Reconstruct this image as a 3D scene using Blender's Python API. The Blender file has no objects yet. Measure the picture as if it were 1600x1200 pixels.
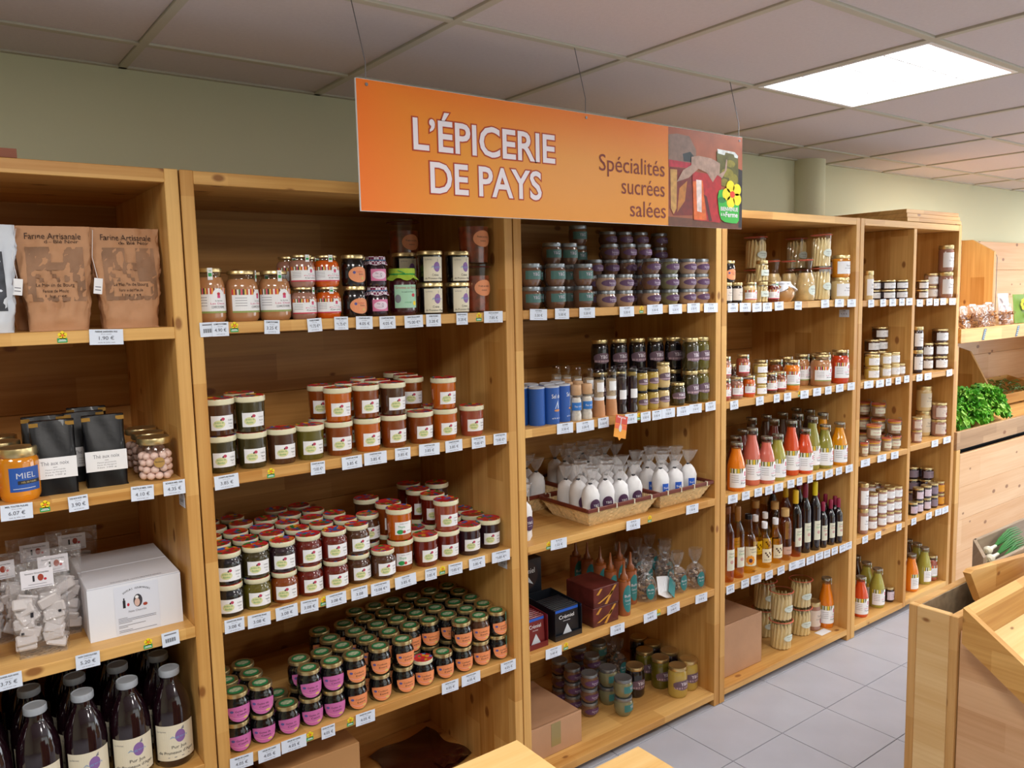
import bpy, bmesh, math, random
from mathutils import Vector, Matrix, noise
random.seed(7)
PI=math.pi
scene=bpy.context.scene
COL=scene.collection
# ---------------------------------------------------------------- camera
F_PX=1254.35; YAW=.63980; PIT=.11020; ROL=-.0229
CAM=Vector((-.5363,-2.0196,1.6868))
FW=Vector((math.sin(YAW)*math.cos(PIT),math.cos(YAW)*math.cos(PIT),-math.sin(PIT)))
_r=Vector((math.cos(YAW),-math.sin(YAW),0)); _u=_r.cross(FW)
RT=_r*math.cos(ROL)+_u*math.sin(ROL); UP=-_r*math.sin(ROL)+_u*math.cos(ROL)
cd=bpy.data.cameras.new('camera'); cam=bpy.data.objects.new('camera',cd); COL.objects.link(cam)
cd.sensor_width=36; cd.lens=36*F_PX/1600; cd.clip_start=.02
m3=Matrix((RT,UP,-FW)).transposed(); cam.matrix_world=Matrix.Translation(CAM)@m3.to_4x4()
scene.camera=cam
# ---------------------------------------------------------------- light + exposure
scene.view_settings.view_transform='Standard'; scene.view_settings.look='None'
scene.view_settings.exposure=.25; scene.view_settings.gamma=1
w=bpy.data.worlds.new('world'); scene.world=w; w.use_nodes=True
w.node_tree.nodes['Background'].inputs[0].default_value=(.55,.62,.75,1); w.node_tree.nodes['Background'].inputs[1].default_value=.25
def area(name,loc,rot,sx,sy,e,c):
    l=bpy.data.lights.new(name,'AREA'); l.shape='RECTANGLE'; l.size=sx; l.size_y=sy; l.energy=e; l.color=c
    o=bpy.data.objects.new(name,l); COL.objects.link(o); o.location=loc; o.rotation_euler=rot; return o
LAMPC=(1.0,.955,.90)
for x,y,e in [(-.25,-1.76,30),(2.15,-1.76,16),(2.15,-4.16,30),(4.55,-2.96,34),(4.55,-.56,34),(6.95,-.56,38),(-1.45,-.86,14)]:
    area('troffer_light',(x,y,2.35),(0,0,0),.56,.56,e,LAMPC)
area('window_daylight',(4.5,-5.9,1.3),(math.radians(90),0,0),6.0,1.8,26,(.80,.89,1.0))
area('window_daylight',(9.9,-3.0,1.3),(math.radians(90),0,math.radians(90)),4.5,1.8,80,(.82,.90,1.0))
LAMP_E=11.0
# ---------------------------------------------------------------- helpers
def s2l(c): return c/12.92 if c<=.04045 else ((c+.055)/1.055)**2.4
def hexc(h): h=h.lstrip('#'); return tuple(s2l(int(h[i:i+2],16)/255) for i in (0,2,4))+(1,)
MATS={}
def mat(name,h,rough=.5,metal=0,coat=0,spec=.5,emit=0,alpha=1,bump=0,bscale=60,var=0,vscale=20):
    if name in MATS: return MATS[name]
    m=bpy.data.materials.new(name); MATS[name]=m; m.use_nodes=True; nt=m.node_tree; b=nt.nodes['Principled BSDF']
    c=hexc(h) if isinstance(h,str) else tuple(h)+(1,)
    b.inputs['Base Color'].default_value=c; b.inputs['Roughness'].default_value=rough; b.inputs['Metallic'].default_value=metal
    b.inputs['Coat Weight'].default_value=coat; b.inputs['Coat Roughness'].default_value=.04; b.inputs['Specular IOR Level'].default_value=spec
    if emit: b.inputs['Emission Color'].default_value=c; b.inputs['Emission Strength'].default_value=emit
    if alpha<1: b.inputs['Alpha'].default_value=alpha
    if bump or var:
        tc=nt.nodes.new('ShaderNodeTexCoord'); n=nt.nodes.new('ShaderNodeTexNoise'); n.inputs['Scale'].default_value=bscale; n.inputs['Detail'].default_value=3
        nt.links.new(tc.outputs['Object'],n.inputs['Vector'])
        if bump:
            bp=nt.nodes.new('ShaderNodeBump'); bp.inputs['Strength'].default_value=bump; bp.inputs['Distance'].default_value=.004
            nt.links.new(n.outputs['Fac'],bp.inputs['Height']); nt.links.new(bp.outputs['Normal'],b.inputs['Normal'])
        if var:
            n2=nt.nodes.new('ShaderNodeTexNoise'); n2.inputs['Scale'].default_value=vscale; n2.inputs['Detail'].default_value=4
            nt.links.new(tc.outputs['Object'],n2.inputs['Vector'])
            r=nt.nodes.new('ShaderNodeValToRGB'); r.color_ramp.elements[0].position=.3; r.color_ramp.elements[1].position=.7
            r.color_ramp.elements[0].color=tuple(x*(1-var) for x in c[:3])+(1,); r.color_ramp.elements[1].color=tuple(min(1,x*(1+var*.6)) for x in c[:3])+(1,)
            nt.links.new(n2.outputs['Fac'],r.inputs[0]); nt.links.new(r.outputs[0],b.inputs['Base Color'])
    return m
def wood(name,axis,light='#E4B770',dark='#B67E3A',rough=.42,knots=1.3,stave=.085,slen=.45):
    if name in MATS: return MATS[name]
    m=bpy.data.materials.new(name); MATS[name]=m; m.use_nodes=True; nt=m.node_tree; N=nt.nodes; L=nt.links; b=N['Principled BSDF']
    tc=N.new('ShaderNodeTexCoord'); sp=N.new('ShaderNodeSeparateXYZ'); oi=N.new('ShaderNodeObjectInfo')
    L.new(tc.outputs['Object'],sp.inputs[0])
    def mth(op,a,bb):
        n=N.new('ShaderNodeMath'); n.operation=op
        for i,v in enumerate((a,bb)):
            if isinstance(v,(int,float)): n.inputs[i].default_value=v
            else: L.new(v,n.inputs[i])
        return n.outputs[0]
    ax=dict(x=0,y=1,z=2)[axis]; oth=[i for i in range(3) if i!=ax]
    rnd=mth('MULTIPLY',oi.outputs['Random'],7.3)
    along=mth('ADD',sp.outputs[ax],rnd)
    o2=mth('MULTIPLY',sp.outputs[oth[1]],.97)
    across=mth('ADD',mth('ADD',sp.outputs[oth[0]],o2),mth('MULTIPLY',rnd,.37))
    def vec(sa,sc):
        c=N.new('ShaderNodeCombineXYZ'); L.new(mth('MULTIPLY',along,sa),c.inputs[0]); L.new(mth('MULTIPLY',across,sc),c.inputs[1]); return c.outputs[0]
    br=N.new('ShaderNodeTexBrick'); L.new(vec(1,1),br.inputs['Vector']); br.inputs['Scale'].default_value=1
    br.inputs['Brick Width'].default_value=slen; br.inputs['Row Height'].default_value=stave; br.inputs['Mortar Size'].default_value=0; br.offset=.37
    br.inputs['Color1'].default_value=(0,0,0,1); br.inputs['Color2'].default_value=(1,1,1,1); br.inputs['Bias'].default_value=0
    n1=N.new('ShaderNodeTexNoise'); L.new(vec(3,110),n1.inputs['Vector']); n1.inputs['Scale'].default_value=1; n1.inputs['Detail'].default_value=3
    n2=N.new('ShaderNodeTexNoise'); L.new(vec(1.6,22),n2.inputs['Vector']); n2.inputs['Scale'].default_value=1; n2.inputs['Detail'].default_value=2; n2.inputs['Distortion'].default_value=.6
    f=mth('ADD',mth('ADD',mth('MULTIPLY',br.outputs['Color'],.30),mth('MULTIPLY',n1.outputs['Fac'],.35)),mth('MULTIPLY',n2.outputs['Fac'],.55))
    r=N.new('ShaderNodeValToRGB'); r.color_ramp.elements[0].position=.32; r.color_ramp.elements[1].position=.85
    r.color_ramp.elements[0].color=hexc(light); r.color_ramp.elements[1].color=hexc(dark); L.new(f,r.inputs[0])
    out=r.outputs[0]
    if knots:
        v=N.new('ShaderNodeTexVoronoi'); v.voronoi_dimensions='2D'; L.new(vec(5.2,9.5),v.inputs['Vector']); v.inputs['Scale'].default_value=1; v.inputs['Randomness'].default_value=1
        sc=N.new('ShaderNodeSeparateXYZ'); L.new(v.outputs['Color'],sc.inputs[0])
        big=mth('MULTIPLY',mth('GREATER_THAN',sc.outputs[0],1-.24*knots),mth('ADD',mth('MULTIPLY',sc.outputs[1],.07),.03))
        k=N.new('ShaderNodeMapRange'); k.interpolation_type='SMOOTHSTEP'; L.new(mth('SUBTRACT',v.outputs['Distance'],big),k.inputs[0])
        k.inputs[1].default_value=-.02; k.inputs[2].default_value=.045; k.inputs[3].default_value=.8; k.inputs[4].default_value=0
        mx=N.new('ShaderNodeMix'); mx.data_type='RGBA'; L.new(mth('MULTIPLY',k.outputs[0],mth('GREATER_THAN',big,.01)),mx.inputs[0]); L.new(out,mx.inputs[6]); mx.inputs[7].default_value=hexc('#7A4218'); out=mx.outputs[2]
    L.new(out,b.inputs['Base Color']); b.inputs['Roughness'].default_value=rough; b.inputs['Specular IOR Level'].default_value=.3; b.inputs['Coat Weight'].default_value=.04; b.inputs['Coat Roughness'].default_value=.3
    bp=N.new('ShaderNodeBump'); bp.inputs['Strength'].default_value=.15; bp.inputs['Distance'].default_value=.001; L.new(n1.outputs['Fac'],bp.inputs['Height']); L.new(bp.outputs[0],b.inputs['Normal'])
    return m
def glass(name,tint=(.985,.992,.985),refl=1.0,rough=.03,white=0,bump=0):
    if name in MATS: return MATS[name]
    m=bpy.data.materials.new(name); MATS[name]=m; m.use_nodes=True; nt=m.node_tree; N=nt.nodes; L=nt.links
    N.remove(N['Principled BSDF']); out=N['Material Output']
    t=N.new('ShaderNodeBsdfTransparent'); t.inputs[0].default_value=tint+(1,)
    g=N.new('ShaderNodeBsdfGlossy'); g.inputs['Roughness'].default_value=rough; g.inputs[0].default_value=(1,1,1,1)
    fr=N.new('ShaderNodeFresnel'); fr.inputs[0].default_value=1.5
    base=t.outputs[0]
    if white:
        d=N.new('ShaderNodeBsdfDiffuse'); d.inputs[0].default_value=(.9,.9,.9,1); mm=N.new('ShaderNodeMixShader'); mm.inputs[0].default_value=white
        L.new(t.outputs[0],mm.inputs[1]); L.new(d.outputs[0],mm.inputs[2]); base=mm.outputs[0]
    mx=N.new('ShaderNodeMixShader'); ml=N.new('ShaderNodeMath'); ml.operation='MULTIPLY'; ml.inputs[1].default_value=refl; ml.use_clamp=True
    gm=N.new('ShaderNodeNewGeometry'); sb=N.new('ShaderNodeMath'); sb.operation='SUBTRACT'; sb.inputs[0].default_value=1; L.new(gm.outputs['Backfacing'],sb.inputs[1]); m2=N.new('ShaderNodeMath'); m2.operation='MULTIPLY'; L.new(fr.outputs[0],ml.inputs[0]); L.new(ml.outputs[0],m2.inputs[0]); L.new(sb.outputs[0],m2.inputs[1]); L.new(m2.outputs[0],mx.inputs[0]); L.new(base,mx.inputs[1]); L.new(g.outputs[0],mx.inputs[2])
    if bump:
        tc=N.new('ShaderNodeTexCoord'); nz=N.new('ShaderNodeTexNoise'); nz.inputs['Scale'].default_value=45; nz.inputs['Detail'].default_value=2; nz.inputs['Distortion'].default_value=1.5
        bp=N.new('ShaderNodeBump'); bp.inputs['Strength'].default_value=bump; bp.inputs['Distance'].default_value=.01
        L.new(tc.outputs['Object'],nz.inputs['Vector']); L.new(nz.outputs['Fac'],bp.inputs['Height']); L.new(bp.outputs[0],g.inputs['Normal']); L.new(bp.outputs[0],fr.inputs['Normal'])
    L.new(mx.outputs[0],out.inputs[0]); return m

class MB:
    def __init__(s): s.v=[]; s.f=[]; s.m=[]; s.mats=[]; s.smooth=[]
    def mi(s,m):
        if m not in s.mats: s.mats.append(m)
        return s.mats.index(m)
    def add(s,vs,fs,m,smooth=False,T=None):
        o=len(s.v); k=s.mi(m)
        for v in vs:
            v=Vector(v); s.v.append(T@v if T else v)
        for f in fs: s.f.append([o+i for i in f]); s.m.append(k); s.smooth.append(smooth)
    def box(s,x0,x1,y0,y1,z0,z1,m,T=None,bev=0):
        if bev:
            b=min(bev,(x1-x0)*.4,(y1-y0)*.4,(z1-z0)*.4)
            bm=bmesh.new(); bmesh.ops.create_cube(bm,size=1)
            for v in bm.verts: v.co=Vector(((x0+x1)/2+v.co.x*(x1-x0),(y0+y1)/2+v.co.y*(y1-y0),(z0+z1)/2+v.co.z*(z1-z0)))
            bmesh.ops.bevel(bm,geom=list(bm.edges),offset=b,segments=1,affect='EDGES')
            bm.verts.index_update(); s.add([v.co for v in bm.verts],[[v.index for v in f.verts] for f in bm.faces],m,False,T); bm.free(); return
        vs=[(x,y,z) for z in (z0,z1) for y in (y0,y1) for x in (x0,x1)]
        s.add(vs,[(0,2,3,1),(4,5,7,6),(0,1,5,4),(2,6,7,3),(0,4,6,2),(1,3,7,5)],m,False,T)
    def lathe(s,prof,m,seg=22,T=None,fn=None,smooth=True):
        vs=[];fs=[]; n=len(prof)
        for i,(r,z) in enumerate(prof):
            for k in range(seg):
                a=2*PI*k/seg; p=Vector((r*math.cos(a),r*math.sin(a),z))
                if fn: p=fn(p,a,i)
                vs.append(p)
        for i in range(n-1):
            for k in range(seg):
                k2=(k+1)%seg; fs.append((i*seg+k,i*seg+k2,(i+1)*seg+k2,(i+1)*seg+k))
        if n==3 and abs(prof[0][0]-prof[2][0])<.03*prof[0][0] and prof[0][0]>.004:      # a ring: close it on itself
            fs+=[(2*seg+k,2*seg+(k+1)%seg,(k+1)%seg,k) for k in range(seg)]
        else:
            if prof[0][0]>1e-5: fs.append(tuple(range(seg))[::-1])
            if prof[-1][0]>1e-5: fs.append(tuple((n-1)*seg+k for k in range(seg)))
        s.add(vs,fs,m,smooth,T)
    def tube(s,pts,r,m,seg=6,T=None):
        vs=[];fs=[]; pts=[Vector(p) for p in pts]; n=len(pts)
        for i,p in enumerate(pts):
            d=(pts[min(i+1,n-1)]-pts[max(i-1,0)]).normalized(); a=d.orthogonal().normalized(); b=d.cross(a); rr=r[i] if isinstance(r,(list,tuple)) else r
            for k in range(seg): t=2*PI*k/seg; vs.append(p+a*rr*math.cos(t)+b*rr*math.sin(t))
        for i in range(n-1):
            for k in range(seg): k2=(k+1)%seg; fs.append((i*seg+k,i*seg+k2,(i+1)*seg+k2,(i+1)*seg+k))
        fs.append(tuple(range(seg))[::-1]); fs.append(tuple((n-1)*seg+k for k in range(seg)))
        s.add(vs,fs,m,True,T)
    def prism(s,poly,axis,a0,a1,m,T=None):
        n=len(poly)
        def P(p,a):
            if axis=='y': return (p[0],a,p[1])
            if axis=='x': return (a,p[0],p[1])
            return (p[0],p[1],a)
        vs=[P(p,a0) for p in poly]+[P(p,a1) for p in poly]
        s.add(vs,[tuple(range(n)),tuple(range(n,2*n))[::-1]]+[(i,(i+1)%n,n+(i+1)%n,n+i) for i in range(n)],m,False,T)
    def grid(s,fn,nu,nv,m,smooth=True,T=None):
        vs=[fn(i/nu,j/nv) for j in range(nv+1) for i in range(nu+1)]
        fs=[(j*(nu+1)+i,j*(nu+1)+i+1,(j+1)*(nu+1)+i+1,(j+1)*(nu+1)+i) for j in range(nv) for i in range(nu)]
        s.add(vs,fs,m,smooth,T)
    def mesh(s,name,sharp=40,fix=True):
        me=bpy.data.meshes.new(name); me.from_pydata(s.v,[],s.f)
        for m in s.mats: me.materials.append(m)
        me.polygons.foreach_set('material_index',s.m); me.polygons.foreach_set('use_smooth',s.smooth)
        me.update()
        if fix:
            bm=bmesh.new(); bm.from_mesh(me); bmesh.ops.remove_doubles(bm,verts=bm.verts,dist=1e-6); bmesh.ops.recalc_face_normals(bm,faces=bm.faces); bm.to_mesh(me); bm.free()
        if any(s.smooth): me.set_sharp_from_angle(angle=math.radians(sharp))
        return me
    def obj(s,name,parent=None,loc=None,sharp=40,fix=True,label=None):
        o=bpy.data.objects.new(name,s.mesh(name,sharp,fix)); COL.objects.link(o)
        if parent: o.parent=parent
        if loc is not None: o.location=loc
        if label: o['label']=label
        return o
def empty(name,loc=(0,0,0),rz=0):
    o=bpy.data.objects.new(name,None); COL.objects.link(o); o.location=loc; o.rotation_euler=(0,0,rz); o.empty_display_size=.05; return o
def tag(o,label,cat,group=None):
    o['label']=label; o['category']=cat
    if group: o['group']=group
    return o
def struct(o): o['kind']='structure'; return o
def copy_tree(o,parent=None):
    c=o.copy(); COL.objects.link(c); c.parent=parent
    for ch in KIDS.get(o.name,()): copy_tree(ch,c)
    return c
KIDS={}
def index_kids(o):
    ks=[c for c in bpy.data.objects if c.parent==o]; KIDS[o.name]=ks
    for k in ks: index_kids(k)
def x_at(u,y,z):
    t=(u-800)/F_PX; a=RT-t*FW
    return CAM.x-((y-CAM.y)*a.y+(z-CAM.z)*a.z)/a.x
# flat 2D print: text and shapes mapped onto a cylinder or a plane
TXT={}
def text2d(s,bold=0,res=3):
    k=(s,bold)
    if k in TXT: return TXT[k]
    c=bpy.data.curves.new('t','FONT'); c.body=s; c.size=1; c.resolution_u=res; c.offset=bold; c.fill_mode='BOTH'; c.dimensions='2D'
    o=bpy.data.objects.new('t',c); COL.objects.link(o); dg=bpy.context.evaluated_depsgraph_get(); dg.update()
    me=bpy.data.meshes.new_from_object(o.evaluated_get(dg)); vs=[(v.co.x,v.co.y) for v in me.vertices]; fs=[tuple(p.vertices) for p in me.polygons]
    bpy.data.objects.remove(o); bpy.data.curves.remove(c); bpy.data.meshes.remove(me)
    TXT[k]=(vs,fs); return TXT[k]
class Print(MB):
    def __init__(s,r=None,off=.0006,a0=-PI/2,zc=0,y=0,step=.00022): MB.__init__(s); s.r=r; s.off=off; s.a0=a0; s.zc=zc; s.y=y; s.layer=0; s.step=step
    def P(s,x,z):
        o=s.off+s.layer*s.step
        if s.r is None: return (x,s.y-o,s.zc+z)
        R=(s.r(s.zc+z) if callable(s.r) else s.r); a=s.a0+x/R; R+=o; return (R*math.cos(a),R*math.sin(a),s.zc+z)
    def strip(s,x0,x1,lo,hi,m,n=10,nz=1):
        vs=[];fs=[]
        for i in range(n+1):
            x=x0+(x1-x0)*i/n; a,b=lo(x),hi(x)
            for j in range(nz+1): vs.append(s.P(x,a+(b-a)*j/nz))
        for i in range(n):
            for j in range(nz): k=i*(nz+1)+j; fs.append((k,k+nz+1,k+nz+2,k+1))
        s.add(vs,fs,m)
    def rect(s,x0,x1,z0,z1,m,n=None,nz=1):
        if n is None: n=1 if s.r is None else max(1,int(abs(x1-x0)/.005))
        s.strip(x0,x1,lambda x:z0,lambda x:z1,m,n,nz)
    def ell(s,cx,cz,rx,rz,m,n=14):
        f=lambda x:rz*math.sqrt(max(0,1-((x-cx)/rx)**2)); vs=[];fs=[]
        xs=[cx-rx*math.cos(PI*i/n) for i in range(n+1)]
        for x in xs: h=f(x); vs+= [s.P(x,cz-h),s.P(x,cz+h)]
        for i in range(n): fs.append((2*i,2*i+2,2*i+3,2*i+1))
        s.add(vs,fs,m)
    def poly(s,pts,m): s.add([s.P(*p) for p in pts],[tuple(range(len(pts)))],m)
    def text(s,t,x,z,h,m,bold=0,w=None,al='c',sx=1.0,rot=0):
        vs,fs=text2d(t,bold)
        if not vs: return
        a=min(v[0] for v in vs); b=max(v[0] for v in vs); k=h/.72; kx=k*sx
        if w: kx=w/(b-a)
        dx=dict(c=(a+b)/2,l=a,r=b)[al]; cr,sr=math.cos(rot),math.sin(rot)
        o=[]
        for v in vs:
            px,pz=(v[0]-dx)*kx,v[1]*k; o.append(s.P(x+px*cr-pz*sr,z+px*sr+pz*cr))
        s.add(o,fs,m)
    def obj(s,name,parent=None,**k): return MB.obj(s,name,parent,fix=False,**k)
# ---------------------------------------------------------------- materials
WX=wood('pine_grain_x','x'); WZ=wood('pine_grain_z','z'); WY=wood('pine_grain_y','y')
WXB=wood('pine_back_shaded','x','#D5A05A','#A46C30')  # same pine made darker: shade at the shelf backs put into the colour
WBIN=wood('pine_bin_pale','y','#F0D09A','#D6AA6A',knots=.6,stave=.14,slen=2)
WBINZ=wood('pine_bin_upright','z','#E4BA7C','#BF8B4A',knots=.7)
WTOP=wood('pine_table_top','x','#F6D89C','#E0B470',knots=.6,stave=.16,slen=3)
WPINK=wood('pine_panel_rosy','x','#E8C49C','#D3A272',knots=2.0,stave=.2,slen=3)
WGREY=wood('weathered_wood','x','#B7A48E','#8B7761',knots=.2)
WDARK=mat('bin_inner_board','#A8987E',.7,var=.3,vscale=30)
WHITE=mat('paper_white','#EEF0F4',.6); TAGW=mat('price_card_white','#DCE6F6',.35); INK=mat('ink_black','#23232B',.6); INKG=mat('ink_grey','#7C7C86',.6)
RED=mat('print_red','#C0283C',.5); PINKP=mat('print_pink','#D0447C',.5); GREENP=mat('print_green','#2E9E55',.5); YEL=mat('print_yellow','#F2D81E',.5); ORA=mat('print_orange','#EE7A1E',.5)
GOLD=mat('lid_gold','#DCC894',.3,metal=.9); SILV=mat('lid_silver','#8E959B',.35,metal=.7); GREYCAP=mat('cap_grey','#B2BAC4',.4,metal=.1); BLK=mat('lid_black','#15151A',.3)
GL=glass('clear_glass'); CELLO=glass('cellophane',(.975,.975,.985),1.7,.14,.05,bump=.9); GLD=glass('dim_glass',(.90,.93,.91),1.3)
CARD=mat('cardboard','#BC9270',.75,bump=.1,var=.08,vscale=8); CARDW=mat('carton_white','#E4E8F2',.55)
JC=dict(brown='#4A2A18',olivedark='#3A3216',olive='#5C5418',purple='#2A141E',orange='#B85A10',amber='#7E3A10',redb='#64180E',redpink='#9A4834',dark='#120C12',compote='#B07C52',puree='#D0581A',rosec='#9E7262',
  green='#6E7420',mustard='#B59A48',cream='#D6BC84',pate='#70503E',patelight='#AE927C',rilletgreen='#7C7A5A',black='#0A080C',tomato='#C23A14',souporange='#E07A0A',souppink='#CC6A5A',soupred='#D2481C',soupgreen='#A09A3E',soupolive='#8F8A36',soupyel='#DE9008',honey='#D98818',asp='#CDB27A',wine='#170C14',rose='#8E4A24',winedark='#160A10',carrot='#CE5808')
def jam(k): return mat('content_'+k,JC[k],.16,coat=.9,spec=.5)
# flowered lid
def flower_lid():
    if 'lid_flowered' in MATS: return MATS['lid_flowered']
    m=bpy.data.materials.new('lid_flowered'); MATS['lid_flowered']=m; m.use_nodes=True; nt=m.node_tree; N=nt.nodes; L=nt.links; b=N['Principled BSDF']
    tc=N.new('ShaderNodeTexCoord'); oi=N.new('ShaderNodeObjectInfo'); ad=N.new('ShaderNodeVectorMath'); ad.operation='ADD'
    L.new(tc.outputs['Object'],ad.inputs[0]); L.new(oi.outputs['Random'],ad.inputs[1])
    v=N.new('ShaderNodeTexVoronoi'); v.inputs['Scale'].default_value=95; L.new(ad.outputs[0],v.inputs['Vector'])
    sp=N.new('ShaderNodeSeparateXYZ'); L.new(v.outputs['Color'],sp.inputs[0])
    r=N.new('ShaderNodeValToRGB'); r.color_ramp.interpolation='CONSTANT'; e=r.color_ramp.elements; e[0].position=0; e[0].color=hexc('#C8242C'); e[1].position=.45; e[1].color=hexc('#D85A28')
    for p,c in ((.58,'#3C7A36'),(.7,'#3566B0'),(.8,'#DDA82A'),(.88,'#C43048')): q=e.new(p); q.color=hexc(c)
    L.new(sp.outputs[0],r.inputs[0])
    g=N.new('ShaderNodeSeparateXYZ'); L.new(tc.outputs['Normal'],g.inputs[0])
    sx=N.new('ShaderNodeSeparateXYZ'); L.new(tc.outputs['Object'],sx.inputs[0])
    n=N.new('ShaderNodeTexNoise'); n.inputs['Scale'].default_value=120; L.new(ad.outputs[0],n.inputs['Vector'])
    mm=N.new('ShaderNodeMath'); mm.operation='MULTIPLY_ADD'; L.new(n.outputs['Fac'],mm.inputs[0]); mm.inputs[1].default_value=.55; L.new(g.outputs[2],mm.inputs[2])
    gt=N.new('ShaderNodeMath'); gt.operation='GREATER_THAN'; gt.inputs[1].default_value=.62; L.new(mm.outputs[0],gt.inputs[0])
    mx=N.new('ShaderNodeMix'); mx.data_type='RGBA'; L.new(gt.outputs[0],mx.inputs[0]); mx.inputs[6].default_value=hexc('#DCD8B8'); L.new(r.outputs[0],mx.inputs[7])
    L.new(mx.outputs[2],b.inputs['Base Color']); b.inputs['Roughness'].default_value=.35; return m
FLID=flower_lid()
def check_mat(name,c1,c2,scale):
    if name in MATS: return MATS[name]
    m=mat(name,c1,.8); nt=m.node_tree; tc=nt.nodes.new('ShaderNodeTexCoord'); ck=nt.nodes.new('ShaderNodeTexChecker'); ck.inputs['Scale'].default_value=scale
    ck.inputs[1].default_value=hexc(c1); ck.inputs[2].default_value=hexc(c2); nt.links.new(tc.outputs['Object'],ck.inputs[0]); nt.links.new(ck.outputs[0],nt.nodes['Principled BSDF'].inputs['Base Color']); return m
GING=check_mat('gingham_cloth','#E8E0EC','#7C1E4C',150)

# ================================================================ ROOM
WALLG=mat('wall_green_paint','#D6D6B6',.8,bump=.05,bscale=200)
CEIL=mat('ceiling_tile_board','#D8D0D2',.9,bump=.12,bscale=260,var=.03,vscale=90); RAIL=mat('ceiling_rail_paint','#C4C0B0',.6)
YW=.6; ZC=2.372
def slab(name,x0,x1,y0,y1,z0,z1,m):
    b=MB(); b.box(x0,x1,y0,y1,z0,z1,m); return struct(b.obj(name))
slab('wall_back',-4,10,YW,YW+.1,0,2.6,WALLG); slab('wall_left',-4.1,-4,-6,YW,0,2.6,WALLG); slab('wall_right',10,10.1,-6,YW,0,2.6,WALLG)
slab('wall_front',-4,10,-6.1,-6,0,2.6,WALLG)
b=MB(); b.lathe([(.1,1.5),(.1,ZC+.02)],WALLG,28); struct(b.obj('column',loc=(3.44,YW-.005,0)))
# floor: grout bed + single tiles
TILE=mat('floor_tile_grey','#B3B5C0',.32,bump=.03,bscale=300,var=.06,vscale=6)
def tiled(name):
    m=mat(name,'#B3B5C0',.32); nt=m.node_tree; tc=nt.nodes.new('ShaderNodeTexCoord'); mp=nt.nodes.new('ShaderNodeMapping'); br=nt.nodes.new('ShaderNodeTexBrick')
    br.offset=0; br.inputs['Scale'].default_value=1; br.inputs['Brick Width'].default_value=.295; br.inputs['Row Height'].default_value=.291; br.inputs['Mortar Size'].default_value=.003
    br.inputs['Color1'].default_value=hexc('#B3B5C0'); br.inputs['Color2'].default_value=hexc('#AEB0BB'); br.inputs['Mortar'].default_value=hexc('#4C4A50')
    mp.inputs['Location'].default_value=(-.229,0,0)
    nt.links.new(tc.outputs['Object'],mp.inputs[0]); nt.links.new(mp.outputs[0],br.inputs[0]); nt.links.new(br.outputs[0],nt.nodes['Principled BSDF'].inputs['Base Color']); return m
FX0=1.7045-.295*6; FY0=-.291*6
GROUT=mat('floor_grout','#4A474C',.8); FT=tiled('floor_tile_far')
b=MB(); X0,X1,Y0,Y1=FX0,FX0+.295*19,FY0,FY0+.291*8
b.box(-4,10,-6,YW,-.1,-.006,GROUT)
b.box(-4,X0,-6,YW,-.006,0,FT); b.box(X1,10,-6,YW,-.006,0,FT); b.box(X0,X1,-6,Y0,-.006,0,FT)
fl=struct(b.obj('floor'))
tb=MB(); tb.box(-.1460,.1460,-.1440,.1440,-.0065,0,TILE,bev=.0008); tme=tb.mesh('tile')
for i in range(19):
    for j in range(8):
        o=bpy.data.objects.new('tile',tme); COL.objects.link(o); o.parent=fl; o.location=(X0+.295*(i+.5),Y0+.291*(j+.5)-.0,random.uniform(-.0004,0.0))
# ceiling: rails + single lay-in tiles
GX,GY=.02,-.262
b=MB(); b.box(-4,10,-6,YW,2.42,2.5,CEIL)
CX0,CX1,CY0=GX-.6*3,GX+.6*14,GY-.6*4
b.box(-4,CX0,-6,YW,ZC,2.42,CEIL); b.box(CX1,10,-6,YW,ZC,2.42,CEIL); b.box(CX0,CX1,-6,CY0,ZC,2.42,CEIL)
ce=struct(b.obj('ceiling'))
cb=MB(); cb.box(-.289,.289,-.289,.289,0,.012,CEIL,bev=.003); cme=cb.mesh('ceiling_tile')
edge=MB(); eh=(YW-(GY+.6))/2; edge.box(-.289,.289,-eh+.011,eh-.012,0,.012,CEIL,bev=.003); eme=edge.mesh('ceiling_tile')
lampcell=(3,-1)
for i in range(-3,14):
    for j in range(-4,2):
        if (i,j)==lampcell: continue
        o=bpy.data.objects.new('ceiling_tile',cme if j<1 else eme); COL.objects.link(o); o.parent=ce
        o.location=(GX+.6*(i+.5),GY+.6*(j+.5) if j<1 else GY+.6+eh,ZC+.002+random.uniform(0,.0015))
for i in range(-3,15):
    b=MB(); b.box(-.012,.012,CY0,YW,ZC-.003,ZC+.03,RAIL,bev=.001); b.obj('ceiling_rail',ce,(GX+.6*i,0,0))
for j in range(-4,2):
    b=MB(); b.box(CX0,CX1,-.012,.012,ZC-.0028,ZC+.03,RAIL,bev=.001); b.obj('ceiling_rail',ce,(0,GY+.6*j,0))
b=MB(); b.box(CX0,CX1,-.018,0,ZC-.003,ZC+.01,RAIL); struct(b.obj('trim_1',loc=(0,YW,0)))
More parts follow.
